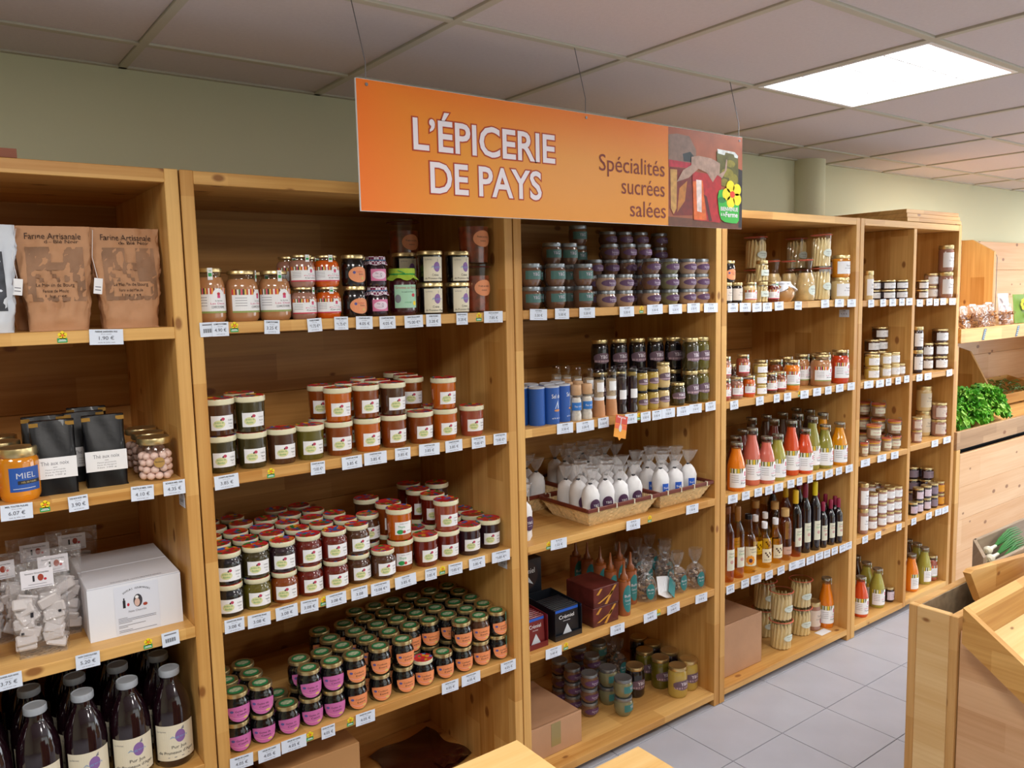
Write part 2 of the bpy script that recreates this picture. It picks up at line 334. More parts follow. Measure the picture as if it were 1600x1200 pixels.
# the lamp in view
lx,ly=GX+.6*3.5,GY-.3
L=empty('ceiling_light',(lx,ly,ZC)); tag(L,'bright square recessed ceiling light with white louvres, above right shelves','ceiling light')
WM=mat('louvre_white','#F4F6F8',.3)
b=MB()
for (a,c,d,e) in ((-.289,.289,-.289,-.275),(-.289,.289,.275,.289),(-.289,-.275,-.275,.275),(.275,.289,-.275,.275)): b.box(a,c,d,e,-.004,.035,WM)
b.obj('frame',L)
b=MB(); b.box(-.275,.275,-.275,.275,.034,.04,WM); b.obj('reflector',L)
EM=mat('tube_glow','#FFFFFF',emit=LAMP_E)
for k in range(4):
    b=MB(); yy=-.2+.133*k; b.box(-.27,.27,yy-.052,yy+.052,.024,.032,EM); b.obj('tube',L)
for k in range(1,8):
    b=MB(); xx=-.275+.55*k/8; b.prism([(xx-.004,.022),(xx+.004,.022),(xx+.001,-.002),(xx-.001,-.002)],'y',-.274,.274,WM); b.obj('louvre',L)
for k in range(1,4):
    b=MB(); yy=-.275+.55*k/4; b.box(-.274,.274,yy-.003,yy+.003,.0,.022,WM); b.obj('divider_blade',L)

# ================================================================ SHELVING
ORD=['zeroth','first','second','third','fourth','fifth','sixth','seventh','eighth','ninth','tenth','eleventh','twelfth','thirteenth','fourteenth','fifteenth','sixteenth','seventeenth','eighteenth','nineteenth','twentieth']
SH={1:[1.630,1.258,.886,.522,.057],2:[1.636,1.255,.878,.508,.057],3:[1.638,1.256,.868,.498,.057],4:[1.632,1.247,.863,.490,.057],5:[1.624,1.242,.869,.488,.057],6:[1.618,1.238,.876,.491,.062]}
BX={1:(-1.0,-.002),2:(.002,.981),3:(.985,1.987),4:(1.991,2.966),5:(2.970,3.955)}
TH=.031; DEP=.575; HT=2.0
SHELFOBJ={}
def shelf(bay,k,x0,x1,root):
    z=SH[bay][k]; b=MB(); b.box(x0,x1,0,DEP-.016,z-.028,z,WX,bev=.0012)
    o=b.obj('shelf',root); SHELFOBJ[(bay,k)]=o; return o
look={1:'tall pine shelving unit at the left edge holding flour, tea and dark juice bottles',2:'pine shelving unit full of flowered-lid jams, second from left',3:'pine shelving unit with salt baskets and chocolate, behind right half of orange sign',4:'pine shelving unit with rows of soup bottles and wine bottles',5:'rightmost pine shelving unit divided by a middle upright, spare boards on top'}
for bay,(x0,x1) in BX.items():
    root=empty('shelving_unit',(x0,0,0)); tag(root,look[bay],'shelving unit','pine shelving units along the green wall')
    W=x1-x0
    for a,c in ((0,TH),(W-TH,W)):
        b=MB(); b.box(a,c,0,DEP,0,HT,WZ,bev=.0015); b.obj('side_panel',root)
    b=MB(); b.box(TH,W-TH,.0,DEP,HT-.032,HT-.001,WX,bev=.0012); b.obj('top_panel',root)
    for k in range(10):
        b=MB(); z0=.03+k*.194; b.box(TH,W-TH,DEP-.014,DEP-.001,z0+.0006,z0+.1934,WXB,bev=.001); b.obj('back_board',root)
    if bay<5:
        for k in range(5): shelf(bay,k,TH,W-TH,root)
    else:
        xm=3.470-x0
        b=MB(); b.box(xm-.014,xm+.014,0,DEP-.016,.03,HT-.033,WZ,bev=.0015); b.obj('divider_panel',root)
        for k in range(5): shelf(5,k,TH,xm-.0145,root); shelf(6,k,xm+.0145,W-TH,root)
for i in range(3):
    b=MB(); dx=.006*i; b.box(3.385+dx,3.945-.004*i,.0+.006*i,.50,HT+.001+.0205*i,HT+.0205*(i+1),WX,bev=.001)
    tag(b.obj('shelf_board'),['bottom','middle','top'][i]+' board of the spare shelf board stack on rightmost shelving unit','board','spare boards on the rightmost unit')
b=MB(); b.box(-.62,-.325,.01,.3,HT+.001,HT+.02,mat('reddish_board','#8C5038',.6)); tag(b.obj('wooden_panel'),'dark reddish flat panel lying on top of the leftmost shelving unit','panel')
# stickers on the shelf edges
def sticker(bay,k,u):
    z=SH[bay][k]-.013; x=x_at(u,0,z); o=SHELFOBJ[(bay,k)]; bx=BX[min(bay,5)][0]
    p=Print(None,.0006,zc=z,step=.0004); p.rect(x-bx-.010,x-bx+.010,-.012,-.002,GREENP); 
    for q in range(5):
        a=PI/2+q*2*PI/5; p.ell(x-bx+.001+.0055*math.cos(a),.004+.0055*math.sin(a),.0042,.0042,YEL,8)
    p.layer=1; p.ell(x-bx+.001,.004,.003,.003,ORA,8); p.rect(x-bx-.008,x-bx+.008,-.009,-.0075,WHITE); p.rect(x-bx-.006,x-bx+.006,-.006,-.0048,WHITE)
    p.obj('sticker',o,label='small green sticker with a yellow flower')
for a in [(1,0,97),(1,1,70),(1,2,231),(2,0,366),(2,0,748),(2,1,423),(2,2,506),(2,2,691),(2,3,484),(2,3,547),(3,0,1002),(3,1,998),(3,2,857),(3,2,1015),(3,3,884),(3,3,1029),(4,1,1249)]: sticker(*a)

# ================================================================ SIGN
SY=-.30; SX0,SX1,SZ0,SZ1=.318,1.712,1.888,2.186
sg=empty('hanging_sign',((SX0+SX1)/2,SY,SZ0)); tag(sg,"long orange hanging sign reading L'ÉPICERIE DE PAYS with a photo of preserves",'sign')
def ramp_mat():
    m=mat('sign_orange','#E88A1E',.38); nt=m.node_tree; tc=nt.nodes.new('ShaderNodeTexCoord'); g=nt.nodes.new('ShaderNodeSeparateXYZ'); nt.links.new(tc.outputs['Object'],g.inputs[0])
    def mr(src,a,b_,c,d):
        n=nt.nodes.new('ShaderNodeMapRange'); n.inputs[1].default_value=a; n.inputs[2].default_value=b_; n.inputs[3].default_value=c; n.inputs[4].default_value=d; nt.links.new(src,n.inputs[0]); return n.outputs[0]
    cx=mr(g.outputs[0],-.7,-.42,1,0); cz=mr(g.outputs[2],.17,.33,0,1)
    mx=nt.nodes.new('ShaderNodeMath'); mx.operation='MAXIMUM'; nt.links.new(cx,mx.inputs[0]); nt.links.new(cz,mx.inputs[1])
    r=nt.nodes.new('ShaderNodeValToRGB'); r.color_ramp.elements[0].color=hexc('#E8961E'); r.color_ramp.elements[1].color=hexc('#EE7412'); nt.links.new(mx.outputs[0],r.inputs[0]); nt.links.new(r.outputs[0],nt.nodes['Principled BSDF'].inputs['Base Color']); return m
b=MB(); hw=(SX1-SX0)/2; HS=SZ1-SZ0; b.box(-hw,hw,-.0025,.0025,0,HS,WHITE); b.obj('backing',sg)
sxc=(SX0+SX1)/2
def sx(x): return x-sxc
p=Print(None,.0008,y=-.0025,step=.0005); SO=ramp_mat(); p.rect(-hw+.001,sx(1.354),.001,HS-.001,SO); p.obj('orange_print',sg)
p=Print(None,.0014,y=-.0025,step=.0004); GW=mat('sign_letter_white','#EEE9F2',.4); GR=mat('sign_letter_glow','#B23A14',.5); MAR=mat('sign_maroon','#7E2412',.5)
for t,xa,xb,zb,h in (("L’ÉPICERIE",.463,.904,2.041,.075),("DE PAYS",.507,.855,1.941,.075)):
    p.layer=0; p.text(t,sx((xa+xb)/2),zb-SZ0,h,GR,bold=.05,w=xb-xa+.008)
    p.layer=1; p.text(t,sx((xa+xb)/2),zb-SZ0,h,GW,bold=.018,w=xb-xa)
for t,xa,xb,zb in (("Spécialités",1.067,1.337,2.034),("sucrées",1.155,1.337,1.974),("salées",1.189,1.342,1.910)):
    p.text(t,sx((xa+xb)/2),zb-SZ0,.048,MAR,w=xb-xa)
p.obj('print',sg)
# photo of preserves on the right end
p=Print(None,.0008,y=-.0025,step=.0003); X=lambda u:sx(1.354+(1.711-1.354)*(u-255)/(950-255)); Z=lambda v:HS-(v-110)/(1075-110)*HS
def PP(pts,c,n): p.layer+=.35; p.poly([(X(a),Z(b)) for a,b in pts],mat(n,c,.4,var=.25,vscale=60))
p.rect(X(255),X(950),.001,HS-.001,mat('photo_wood_red','#A85A38',.4,var=.2,vscale=14)); p.layer=1
PP([(255,1075),(950,1075),(950,1010),(255,985)],'#6A3A24','photo_table')
PP([(915,1060),(950,1060),(950,455),(910,440)],'#1B1620','photo_dark_jar')
PP([(255,190),(330,170),(440,180),(500,300),(505,450),(255,440)],'#8B6E60','photo_cloth_far')
PP([(380,360),(450,330),(490,380),(500,430),(390,430)],'#28363C','photo_jar_dark')
PP([(265,500),(480,500),(470,960),(300,970),(265,900)],'#7A1C14','photo_jar_left_red')
PP([(258,430),(460,440),(460,490),(258,500)],'#C01838','photo_red_band')
PP([(270,520),(330,520),(325,900),(300,960),(275,900)],'#C99A50','photo_bean_a'); PP([(420,620),(350,700),(330,940),(400,820)],'#C07A2C','photo_bean_b')
PP([(690,290),(905,300),(910,620),(715,640)],'#5C5A1C','photo_cucumber_jar')
PP([(700,265),(870,275),(905,310),(900,335),(870,330),(860,300),(780,290),(770,320),(705,310)],'#E4ECEC','photo_jar_lid_white')
p.layer+=.35
for (cx,cz,rx,rz) in ((830,400,45,38),(800,500,60,48),(860,560,45,60),(770,600,40,40)): p.ell(X(cx),Z(cz),rx/695*.357,rz/965*HS,mat('photo_pickle','#8A8228',.4,var=.3,vscale=80)); p.layer+=.2
PP([(465,520),(740,540),(730,1020),(480,1005)],'#B81420','photo_jar_red')
PP([(470,620),(560,600),(600,1000),(480,1000)],'#E0681C','photo_pepper_orange'); 
PP([(500,600),(550,600),(552,925),(510,915)],'#F0DCD8','photo_highlight')
PP([(570,740),(600,760),(650,1010),(620,1010)],'#5A1214','photo_jar_fold')
PP([(455,380),(520,360),(640,370),(725,410),(720,520),(770,480),(785,360),(795,365),(790,470),(745,560),(700,530),(655,610),(600,520),(520,490),(430,590),(325,640),(380,520),(455,460)],'#B39484','photo_burlap')
p.layer=11
LG=mat('logo_green','#2DB43C',.35); DG=mat('logo_dark_green','#17803A',.35); LY=mat('logo_yellow','#F8E41C',.35); LR=mat('logo_red','#E03A20',.35)
p.poly([(X(a),Z(c)) for a,c in [(700,760),(712,690),(745,672),(800,690),(905,760),(915,820),(912,990),(890,1018),(850,1020),(770,1010),(735,985),(718,930)]],LG)
p.layer=12; p.ell(X(740),Z(785),40/695*.357,30/965*HS,DG)
for q in range(5):
    a=PI/2+.35+q*2*PI/5; p.ell(X(845)+.030*math.cos(a),Z(718)+.021*math.sin(a)*1.25,.0205,.0195,LY)
p.layer=13; p.ell(X(845),Z(718),.0125,.0105,LR)
p.text('BIENVENUE',X(815),Z(892),.0125,GW,bold=.02,w=.088); p.text('à la',X(752),Z(945),.0095,GW,bold=.02,w=.02); p.text('Ferme',X(838),Z(955),.0165,GW,bold=.02,w=.062)
p.obj('photo_print',sg)
WIRE=mat('steel_wire','#8C8C90',.4,metal=.8)
for x,dx in ((.345,-.01),(1.02,-.005),(1.695,0.0)):
    b=MB(); b.tube([(sx(x),0,HS-.012),(sx(x)+.001,0,HS+.04),(sx(x)+dx,.036,ZC-SZ0-.002)],.0013,WIRE,6); b.obj('suspension_wire',sg)
    b=MB(); b.lathe([(.004,-.001),(.004,.001)],WIRE,10,T=Matrix.Translation((sx(x),-.004,HS-.012))@Matrix.Rotation(PI/2,4,'X')); b.obj('eyelet',sg)
# ================================================================ GOODS: builders (each returns the root of one finished thing)
def lid(root,r,z0,z1,m,name='lid',over=0,rim=True):
    b=MB(); h=z1-z0
    b.lathe([(r*.96,z0),(r,z0+h*.12),(r,z0+h*.75),(r*.975,z1-h*.04),(r*.93,z1),(r*.86,z1-h*.1),(0,z1-h*.08)],m,24); return b.obj(name,root)
def label_A(root,r,zc,w,h,words=('Confiture','Extra'),eb='#DCDCA6'):          # white label, pale ellipse, red insect, writing
    p=Print(r,zc=zc); p.rect(-w/2,w/2,-h/2,h/2,WHITE,nz=3); p.layer=1
    p.ell(-w*.17,-h*.08,w*.24,h*.28,mat('ellipse_'+eb.strip('#'),eb,.6)); p.layer=2
    p.text('Jardins de',-w*.17,-h*.02,h*.13,GREENP,w=w*.36); p.text('Bandiat',-w*.17,-h*.24,h*.13,GREENP,w=w*.27)
    p.ell(-w*.01,h*.27,w*.07,h*.11,mat('insect_red','#B8405C',.5),10); p.ell(-w*.09,h*.22,w*.03,h*.07,INK,8)
    p.text(words[0],w*.32,h*.12,h*.10,INK,w=w*.24); p.text(words[1],w*.32,-h*.12,h*.10,INK,w=w*.2); p.text('370 g',w*.32,-h*.32,h*.07,INKG,w=w*.12)
    return p.obj('label',root)
def label_tom(root,r,zc,w,h):
    p=Print(r,zc=zc); p.rect(-w/2,w/2,-h/2,h/2,WHITE); p.layer=1
    p.text('Gelée extra',0,h*.32,h*.09,INKG,w=w*.5); p.text('Thym',-w*.15,h*.02,h*.2,GREENP,w=w*.38); p.ell(-w*.22,-h*.28,w*.18,h*.18,GREENP); p.ell(w*.0,-h*.3,w*.09,h*.12,RED); p.text('citron',w*.28,-h*.28,h*.1,INK,w=w*.25)
    return p.obj('label',root)
def dome(root,r,zc,w,h,c,lines,name='label',dark=None):                      # rounded-bottom label of the dark jars
    m=mat('label_'+c.strip('#'),c,.55); p=Print(r,zc=zc)
    p.strip(-w/2,w/2,lambda x:-h/2+h*.62*(1-math.sqrt(max(0,1-(2*x/w)**2))),lambda x:h*.36+h*.1*(1-(2*x/w)**2),m,14); p.layer=1
    p.text(lines[0],0,h*.1,h*.11,INK,w=w*.42); p.text(lines[1],w*.04,-h*.10,h*.12,INK,w=w*.36); p.ell(-w*.33,h*.16,w*.07,h*.08,mat('print_violet','#5A5A9A',.6),8); p.ell(w*.18,-h*.3,w*.09,h*.07,mat('print_straw','#DDBE6A',.6),8)
    p.strip(-w*.4,w*.4,lambda x:-h*.30+h*.25*(2*x/w)**2,lambda x:-h*.275+h*.25*(2*x/w)**2,mat('print_curve','#E9A9B8',.6),12)
    return p.obj(name,root)
def tumbler(v,h=.094,r=.039):
    c,lab=v[0],v[1]; o=empty('jam_jar'); b=MB()
    b.lathe([(0,0),(r*.84,0),(r*.89,.004),(r*.95,h*.45),(r*.965,h*.84)],jam(c),24); b.obj('jar_body',o)
    lid(o,r*1.01,h*.835,h,FLID)
    RZ=lambda z:r*(.8925+.0585*min(z/(h*.45),1)+.015*max(0,(z/h-.45)/.39))
    if lab=='tom': label_tom(o,RZ,h*.40,.054,.038)
    else: label_A(o,RZ,h*.36,.060,.037,lab)
    return o
def rounded(v,h=.084,r=.0365):
    c,lab=v[0],v[1]; o=empty('jam_jar'); b=MB()
    b.lathe([(0,0),(r*.85,0),(r*.98,.006),(r,.012),(r,h*.62),(r*.95,h*.72),(r*.84,h*.79),(r*.84,h*.86)],jam(c),24); b.obj('jar_body',o)
    lid(o,r*.93,h*.84,h,FLID); label_A(o,r,h*.36,.060,.036,lab); return o
def facet(v,h=.080,r=.0335):
    c,lc,cap=v[0],v[1],v[2]; o=empty('preserve_jar'); b=MB()
    b.lathe([(0,0),(r*.72,0),(r*.93,.009),(r,.018),(r,h*.60),(r*.94,h*.70),(r*.82,h*.78),(r*.82,h*.86)],jam(c),24); b.obj('jar_body',o)
    lid(o,r*.93,h*.85,h,FLID if cap=='flower' else GOLD)
    if cap!='flower':
        p=MB(); p.lathe([(r*.62,h-.0008),(r*.62,h-.0002),(0,h-.0002)],mat('sticker_green','#1E7A48',.5),18); s=p.obj('lid_sticker',o)
        p=MB(); p.lathe([(r*.46,h-.0003),(r*.5,h+.0002),(0,h+.0002)],mat('sticker_centre','#A9B896',.5,var=.5,vscale=160),14,T=Matrix.Diagonal((1,.72,1,1))); p.obj('sticker_centre',s)
    if cap=='seal':
        p=Print(r*.98,zc=h*.82,off=.0015); p.rect(.012,.017,-.03,.012,mat('seal_teal','#1E8C7A',.4)); p.obj('seal_strip',o)
    dome(o,r,h*.35,.070,.044,lc,('Gelée de','Cassis') if lc!='#E8905C' else ('Confiture','Extra')); return o
def stripes(p,w,h,z0,z1,hot=True):
    cols=['#C8323C','#E9A23C','#7A2A30','#E8E4D8','#5E7A4E','#D8586C','#3A3A34','#E0C060','#B84A2C','#F2EEE4'] if hot else ['#E8C840','#5A6A3A','#E8E4D8','#3A3A34','#B0B060','#F2EEE4','#8A9A50','#D8B030']
    n=24
    for i in range(n): p.rect(-w/2+w*i/n,-w/2+w*(i+1)/n,z0,z1,mat('stripe_'+cols[i%len(cols)].strip('#'),cols[i%len(cols)],.6),2)
def label_C(o,R,zc,w,h,title,foot=None,hot=True,band='#D03050'):            # striped-top label with round pink emblem
    p=Print(R,zc=zc); p.rect(-w/2,w/2,-h/2,h/2,WHITE); p.layer=1; stripes(p,w,h,h*.26,h/2,hot)
    if band: p.rect(-w/2,w/2,-h/2,-h*.42,mat('band_'+band.strip('#'),band,.5))
    p.layer=2; q=w*.16; p.ell(w*.14,h*.22,min(q,h*.26),h*.27,WHITE); p.layer=3; p.rect(w*.10,w*.18,h*.10,h*.22,PINKP,2); p.ell(w*.14,h*.27,w*.045,h*.06,RED,8)
    p.text('la ferme',w*.14,-h*.03,h*.055,INK,w=w*.2)
    p.text(title[0],w*.12,-h*.15,h*.075,PINKP,w=w*.40); p.text(title[1],w*.12,-h*.31,h*.10,INK if foot is None else PINKP,w=w*.36)
    for k in range(4): p.rect(-w*.42,-w*.16,h*(.12-.11*k),h*(.14-.11*k),INKG,2)
    return p.obj('label',o)
def seal(o,R,zt,x=0.0,l=.026,w=.011,tilt=0,m=None):                          # white and green paper seal over the lid edge
    p=Print(R,zc=zt,off=.0016); p.rect(x-w/2,x+w/2,-l,.0,m or WHITE,3); p.layer=1; p.rect(x-w*.36,x+w*.36,-l*.72,-l*.42,GREENP,2); p.text('AB',x,-l*.3,l*.14,GREENP,w=w*.5)
    return p.obj('seal_strip',o)
def compote(v,h=.132,r=.041):
    c,h,r,title=v[0],v[1],v[2],v[3]; o=empty('compote_jar'); b=MB()
    pr=[(0,0),(r*.85,0),(r*.98,.007),(r,.014),(r,h*.68),(r*.95,h*.76),(r*.82,h*.83)]; b.lathe(pr,jam(c),24); b.obj('contents',o)
    b=MB(); b.lathe([(r*.83,h*.81),(r*.80,h*.86),(r*.80,h*.94)],GLD,24); b.obj('neck_glass',o)
    lid(o,r*.86,h*.92,h,GOLD); label_C(o,r,h*.40,r*2.7,h*.46,title,band=v[4] if len(v)>4 else '#8FA05A'); seal(o,r*.9,h*1.0,v[5] if len(v)>5 else .012,l=h*.22); return o
def prune(v,h=.092,r=.037):
    o=empty('plum_cream_jar'); b=MB(); b.lathe([(0,0),(r*.86,0),(r*.92,.004),(r*.97,h*.85)],jam('black'),24); b.obj('jar_body',o)
    lid(o,r*1.02,h*.87,h,GOLD); p=Print(lambda z:r*(.915+.05*z/h),zc=h*.43); CR=mat('label_cream','#E4DDC6',.6); w,hh=.068,.070; p.rect(-w/2,w/2,-hh/2,hh/2,CR,nz=2); p.layer=1
    PL=mat('print_plum','#8A66A8',.6); p.ell(w*.10,hh*.08,.0105,.0145,PL); p.layer=2; p.text('Agen',w*.08,hh*.04,.006,mat('print_blue_pale','#7AA0C8',.6),w=w*.5)
    p.rect(w*.13,w*.15,hh*.3,hh*.42,INKG,1); p.text('Crème',w*.02,-hh*.30,.007,INK,w=w*.3); p.text("de Pruneaux d'Agen",0,-hh*.43,.0055,INK,w=w*.86); p.text('La ferme',-w*.28,hh*.36,.004,INKG,w=w*.28); p.obj('label',o); return o
def gingham(v,h=.084,r=.030):
    o=empty('cloth_topped_jar'); b=MB(); b.lathe([(0,0),(r*.9,0),(r,.006),(r,h*.62),(r*.9,h*.7),(r*.85,h*.82)],jam('purple'),22); b.obj('jar_body',o)
    def fn(p,a,i):
        k=[0,1,.3,0,0][i]; return Vector((p.x*(1+.10*k*math.sin(7*a)),p.y*(1+.10*k*math.sin(7*a)),p.z+.002*k*math.cos(5*a)))
    b=MB(); b.lathe([(r*.9,h*.80),(r*1.10,h*.70),(r*.95,h*.84),(r*.93,h*.98),(0,h)],GING,28,fn=fn); b.obj('cloth_cover',o)
    b=MB(); b.lathe([(r*.98,h*.83),(r*1.0,h*.85),(r*.98,h*.87)],mat('ribbon_blue','#2A6A9A',.4),22); b.obj('ribbon',o)
    p=Print(r,zc=h*.36); m=mat('label_pink_oval','#D878A4',.5); p.rect(-.025,.025,-.016,.017,m); p.layer=1; p.ell(0,0,.021,.0115,mat('label_pale_pink','#E9D8E8',.5)); p.layer=2; p.text('Mes',-.008,.003,.004,INK,w=.008); p.text('Q',.004,-.003,.009,INKG,w=.006); p.text('confitures',-.006,-.006,.003,INKG,w=.02); p.obj('label',o); return o
def ovaljar(v,h=.085,r=.033):
    o=empty('jam_jar'); b=MB(); b.lathe([(0,0),(r*.9,0),(r,.006),(r,h*.66),(r*.94,h*.76),(r*.86,h*.86)],jam('black'),24); b.obj('jar_body',o); lid(o,r*.95,h*.87,h,GOLD)
    m=mat('label_peach','#E8986A',.55); p=Print(r,zc=h*.36); p.ell(.003,0,.031,.0215,m); p.layer=1; p.text('Confiture',.004,.006,.004,RED,w=.022); p.text('Extra',.008,-.001,.005,INK,w=.014); p.ell(-.012,.006,.004,.004,mat('print_violet','#5A5A9A',.6),8); p.ell(.012,-.010,.004,.004,mat('print_straw','#DDBE6A',.6),8); p.obj('label',o); return o
def greencloth(v,h=.135,r=.040):
    o=empty('cherry_jar'); b=MB(); b.lathe([(0,0),(r*.88,0),(r*.98,.008),(r,.016),(r,h*.70),(r*.85,h*.80)],mat('content_cherry','#42101C',.16,coat=.9,var=.5,vscale=70),24); b.obj('contents',o)
    LC=mat('cloth_lime','#A6C63C',.7)
    def fn(p,a,i):
        k=[.3,1,.2,0,0,0][i]; return Vector((p.x*(1+.10*k*math.sin(8*a)),p.y*(1+.10*k*math.sin(8*a)),p.z+.004*k*math.cos(6*a)))
    b=MB(); b.lathe([(r*.95,h*.80),(r*1.15,h*.76),(r*.90,h*.86),(r*.98,h*.92),(r*.95,h*.99),(0,h)],LC,32,fn=fn); b.obj('cloth_cover',o)
    b=MB(); b.lathe([(r*.93,h*.855),(r*.97,h*.87),(r*.93,h*.885)],GREENP,22); b.tube([(0,-r*.95,h*.87),(-.012,-r*1.08,h*.91),(-.025,-r*1.0,h*.95)],.0012,GREENP); b.obj('ribbon',o)
    p=Print(r,zc=h*.40); w,hh=.072,.066; p.rect(-w/2,w/2,-hh/2,hh/2,mat('label_mint','#A6D4B8',.55)); p.layer=1; p.text('Griottes au Sirop',0,hh*.33,.007,RED,w=w*.9); p.text('Du Lapin du Moulin',.004,hh*.17,.0035,INK,w=w*.5); p.ell(-w*.36,-hh*.1,.009,.012,INKG); p.ell(w*.3,hh*.05,.006,.005,RED); p.ell(w*.36,-hh*.3,.0065,.0065,YEL)
    p.text('au sirop léger',.004,-hh*.28,.004,GREENP,w=w*.3); p.obj('label',o); return o
def bigglass(v,h=.150,r=.052):
    o=empty('fruit_jar'); b=MB(); b.lathe([(0,.003),(r*.84,.003),(r*.90,h*.75),(0,h*.75)],mat('content_darkfruit','#84361C',.3,coat=.4,var=.6,vscale=45),26); b.obj('contents',o)
    b=MB(); b.lathe([(0,0),(r*.88,0),(r*.95,h*.93)],GL,28); b.obj('glass',o); b=MB(); b.lathe([(0,h*.945),(r*1.0,h*.945),(r*1.0,h*.985),(r*.9,h),(0,h)],GLD,28); b.obj('glass_lid',o)
    b=MB(); b.lathe([(r*.97,h*.925),(r*1.04,h*.932),(r*.97,h*.94)],mat('rubber_brown','#8A3A2A',.5),26); b.obj('rubber_ring',o)
    p=Print(r*.93,zc=h*.5); p.ell(.008,0,.033,.025,mat('label_peach','#E8986A',.55)); p.layer=1; p.text('Fruits au sirop',.008,.003,.006,INK,w=.04); p.text('maison',.008,-.009,.005,INK,w=.02); p.obj('label',o); return o
# squat round jars with grey lids
def bulb(v,h=.057,r=.038):
    c,lc,h,r=v; o=empty('pate_jar'); b=MB(); b.lathe([(0,0),(r*.72,0),(r*.80,.004),(r,h*.36),(r,h*.56),(r*.86,h*.74),(r*.86,h*.82)],jam(c),24); b.obj('jar_body',o); lid(o,r*.9,h*.79,h,SILV)
    m=mat('label_'+lc.strip('#'),lc,.5); R=lambda z:r*1.0; p=Print(r,zc=h*.46); w=.072
    p.ell(.0,0,w/2,h*.21,m); p.layer=1; p.text('Saveurs',.010,-.003,h*.12,mat('print_pale','#CFC6D6',.6),w=w*.5); p.text('de canard',.010,-.008,h*.06,mat('print_pale','#CFC6D6',.6),w=w*.3); p.obj('label',o); return o
def talljar(v,h=.075,r=.036):
    c,lc,h,r=v; o=empty('pate_jar'); b=MB(); b.lathe([(0,0),(r*.70,0),(r*.82,.006),(r*.97,h*.25),(r,h*.4),(r,h*.72),(r*.88,h*.82)],jam(c),24); b.obj('jar_body',o); lid(o,r*.94,h*.81,h,SILV)
    p=Print(r,zc=h*.50); w=.062; p.rect(-w*.5,w*.5,-h*.19,h*.18,mat('label_'+lc.strip('#'),lc,.5)); p.layer=1; p.text('Y&G',.006,-.003,h*.15,mat('print_pale','#CFC6D6',.6),w=w*.4); p.obj('label',o); return o
def duckjar(v):
    c,h,r,gl=v; o=empty('duck_preserve_jar'); b=MB(); b.lathe([(0,0),(r*.88,0),(r*.97,.006),(r,.012),(r,h*.74),(r*.93,h*.82),(r*.84,h*.87)],jam(c),24); b.obj('jar_body',o); lid(o,r*.93,h*.88,h,GOLD if gl else BLK)
    m=mat('label_plum_grey','#6B5464',.5); p=Print(r,zc=h*.45); w=r*2.3; p.strip(-w/2,w/2,lambda x:-h*.17*math.sqrt(max(0,1-(2*x/w)**2*.9)),lambda x:h*.15*math.sqrt(max(0,1-(2*x/w)**2*.9)),m,14); p.layer=1
    PW=mat('print_pale2','#DAD2DC',.6); p.text('Y&G',.004,-h*.02,h*.11,PW,bold=.03,w=w*.42); p.strip(-w*.45,w*.5,lambda x:-h*.13,lambda x:-h*.07,mat('label_mauve','#B49AA4',.5),8); p.obj('label',o); return o
def saltin(v,h=.128,r=.027):
    o=empty('salt_tin'); BL=mat('tin_blue','#2456A8',.45); b=MB(); b.lathe([(0,0),(r,0),(r,h*.965)],BL,22); b.obj('tube',o); b=MB(); b.lathe([(r*1.01,h*.955),(r*1.01,h*.985),(r*.9,h),(r*.85,h*.985),(0,h*.985)],mat('tin_rim','#B9BDC6',.4),22); b.obj('lid',o)
    if v[0]=='front':
        p=Print(r,zc=h*.5); p.text('Sel de',0,h*.18,.014,WHITE,w=.034); p.poly([(-.006,-.012),(.010,-.012),(.006,.016)],mat('print_sail','#C8D8EC',.5)); p.ell(.003,-.018,.012,.004,mat('print_sand','#C88A5A',.5)); p.text('sel fin de mer',.0,-h*.36,.005,WHITE,w=.034); p.obj('print',o)
    return o
def grinder(v,h=.122,r=.0185):
    o=empty('salt_grinder'); b=MB(); b.lathe([(0,0),(r,0),(r,h*.16),(r*.86,h*.24),(r*.86,h*.30),(r,h*.34),(r,h*.55),(r*.84,h*.64)],mat('content_salt','#D3CDC2',.3,coat=.6,var=.2,vscale=120),18); b.obj('contents',o)
    b=MB(); b.lathe([(r*.84,h*.63),(r*.84,h*.72)],GL,18); b.obj('neck_glass',o); b=MB(); b.lathe([(r*.97,h*.71),(r*1.05,h*.73),(r*1.02,h*.97),(r*.9,h),(0,h)],mat('grinder_wood','#C8A078',.5,var=.1,vscale=40),18); b.obj('wooden_cap',o)
    p=Print(r,zc=h*.40); p.rect(-.026,.026,-h*.11,h*.11,mat('label_blue','#2E78C8',.5)); p.layer=1; p.text('Fleur de Sel',0,-.003,.007,WHITE,w=.03); p.obj('label',o); return o
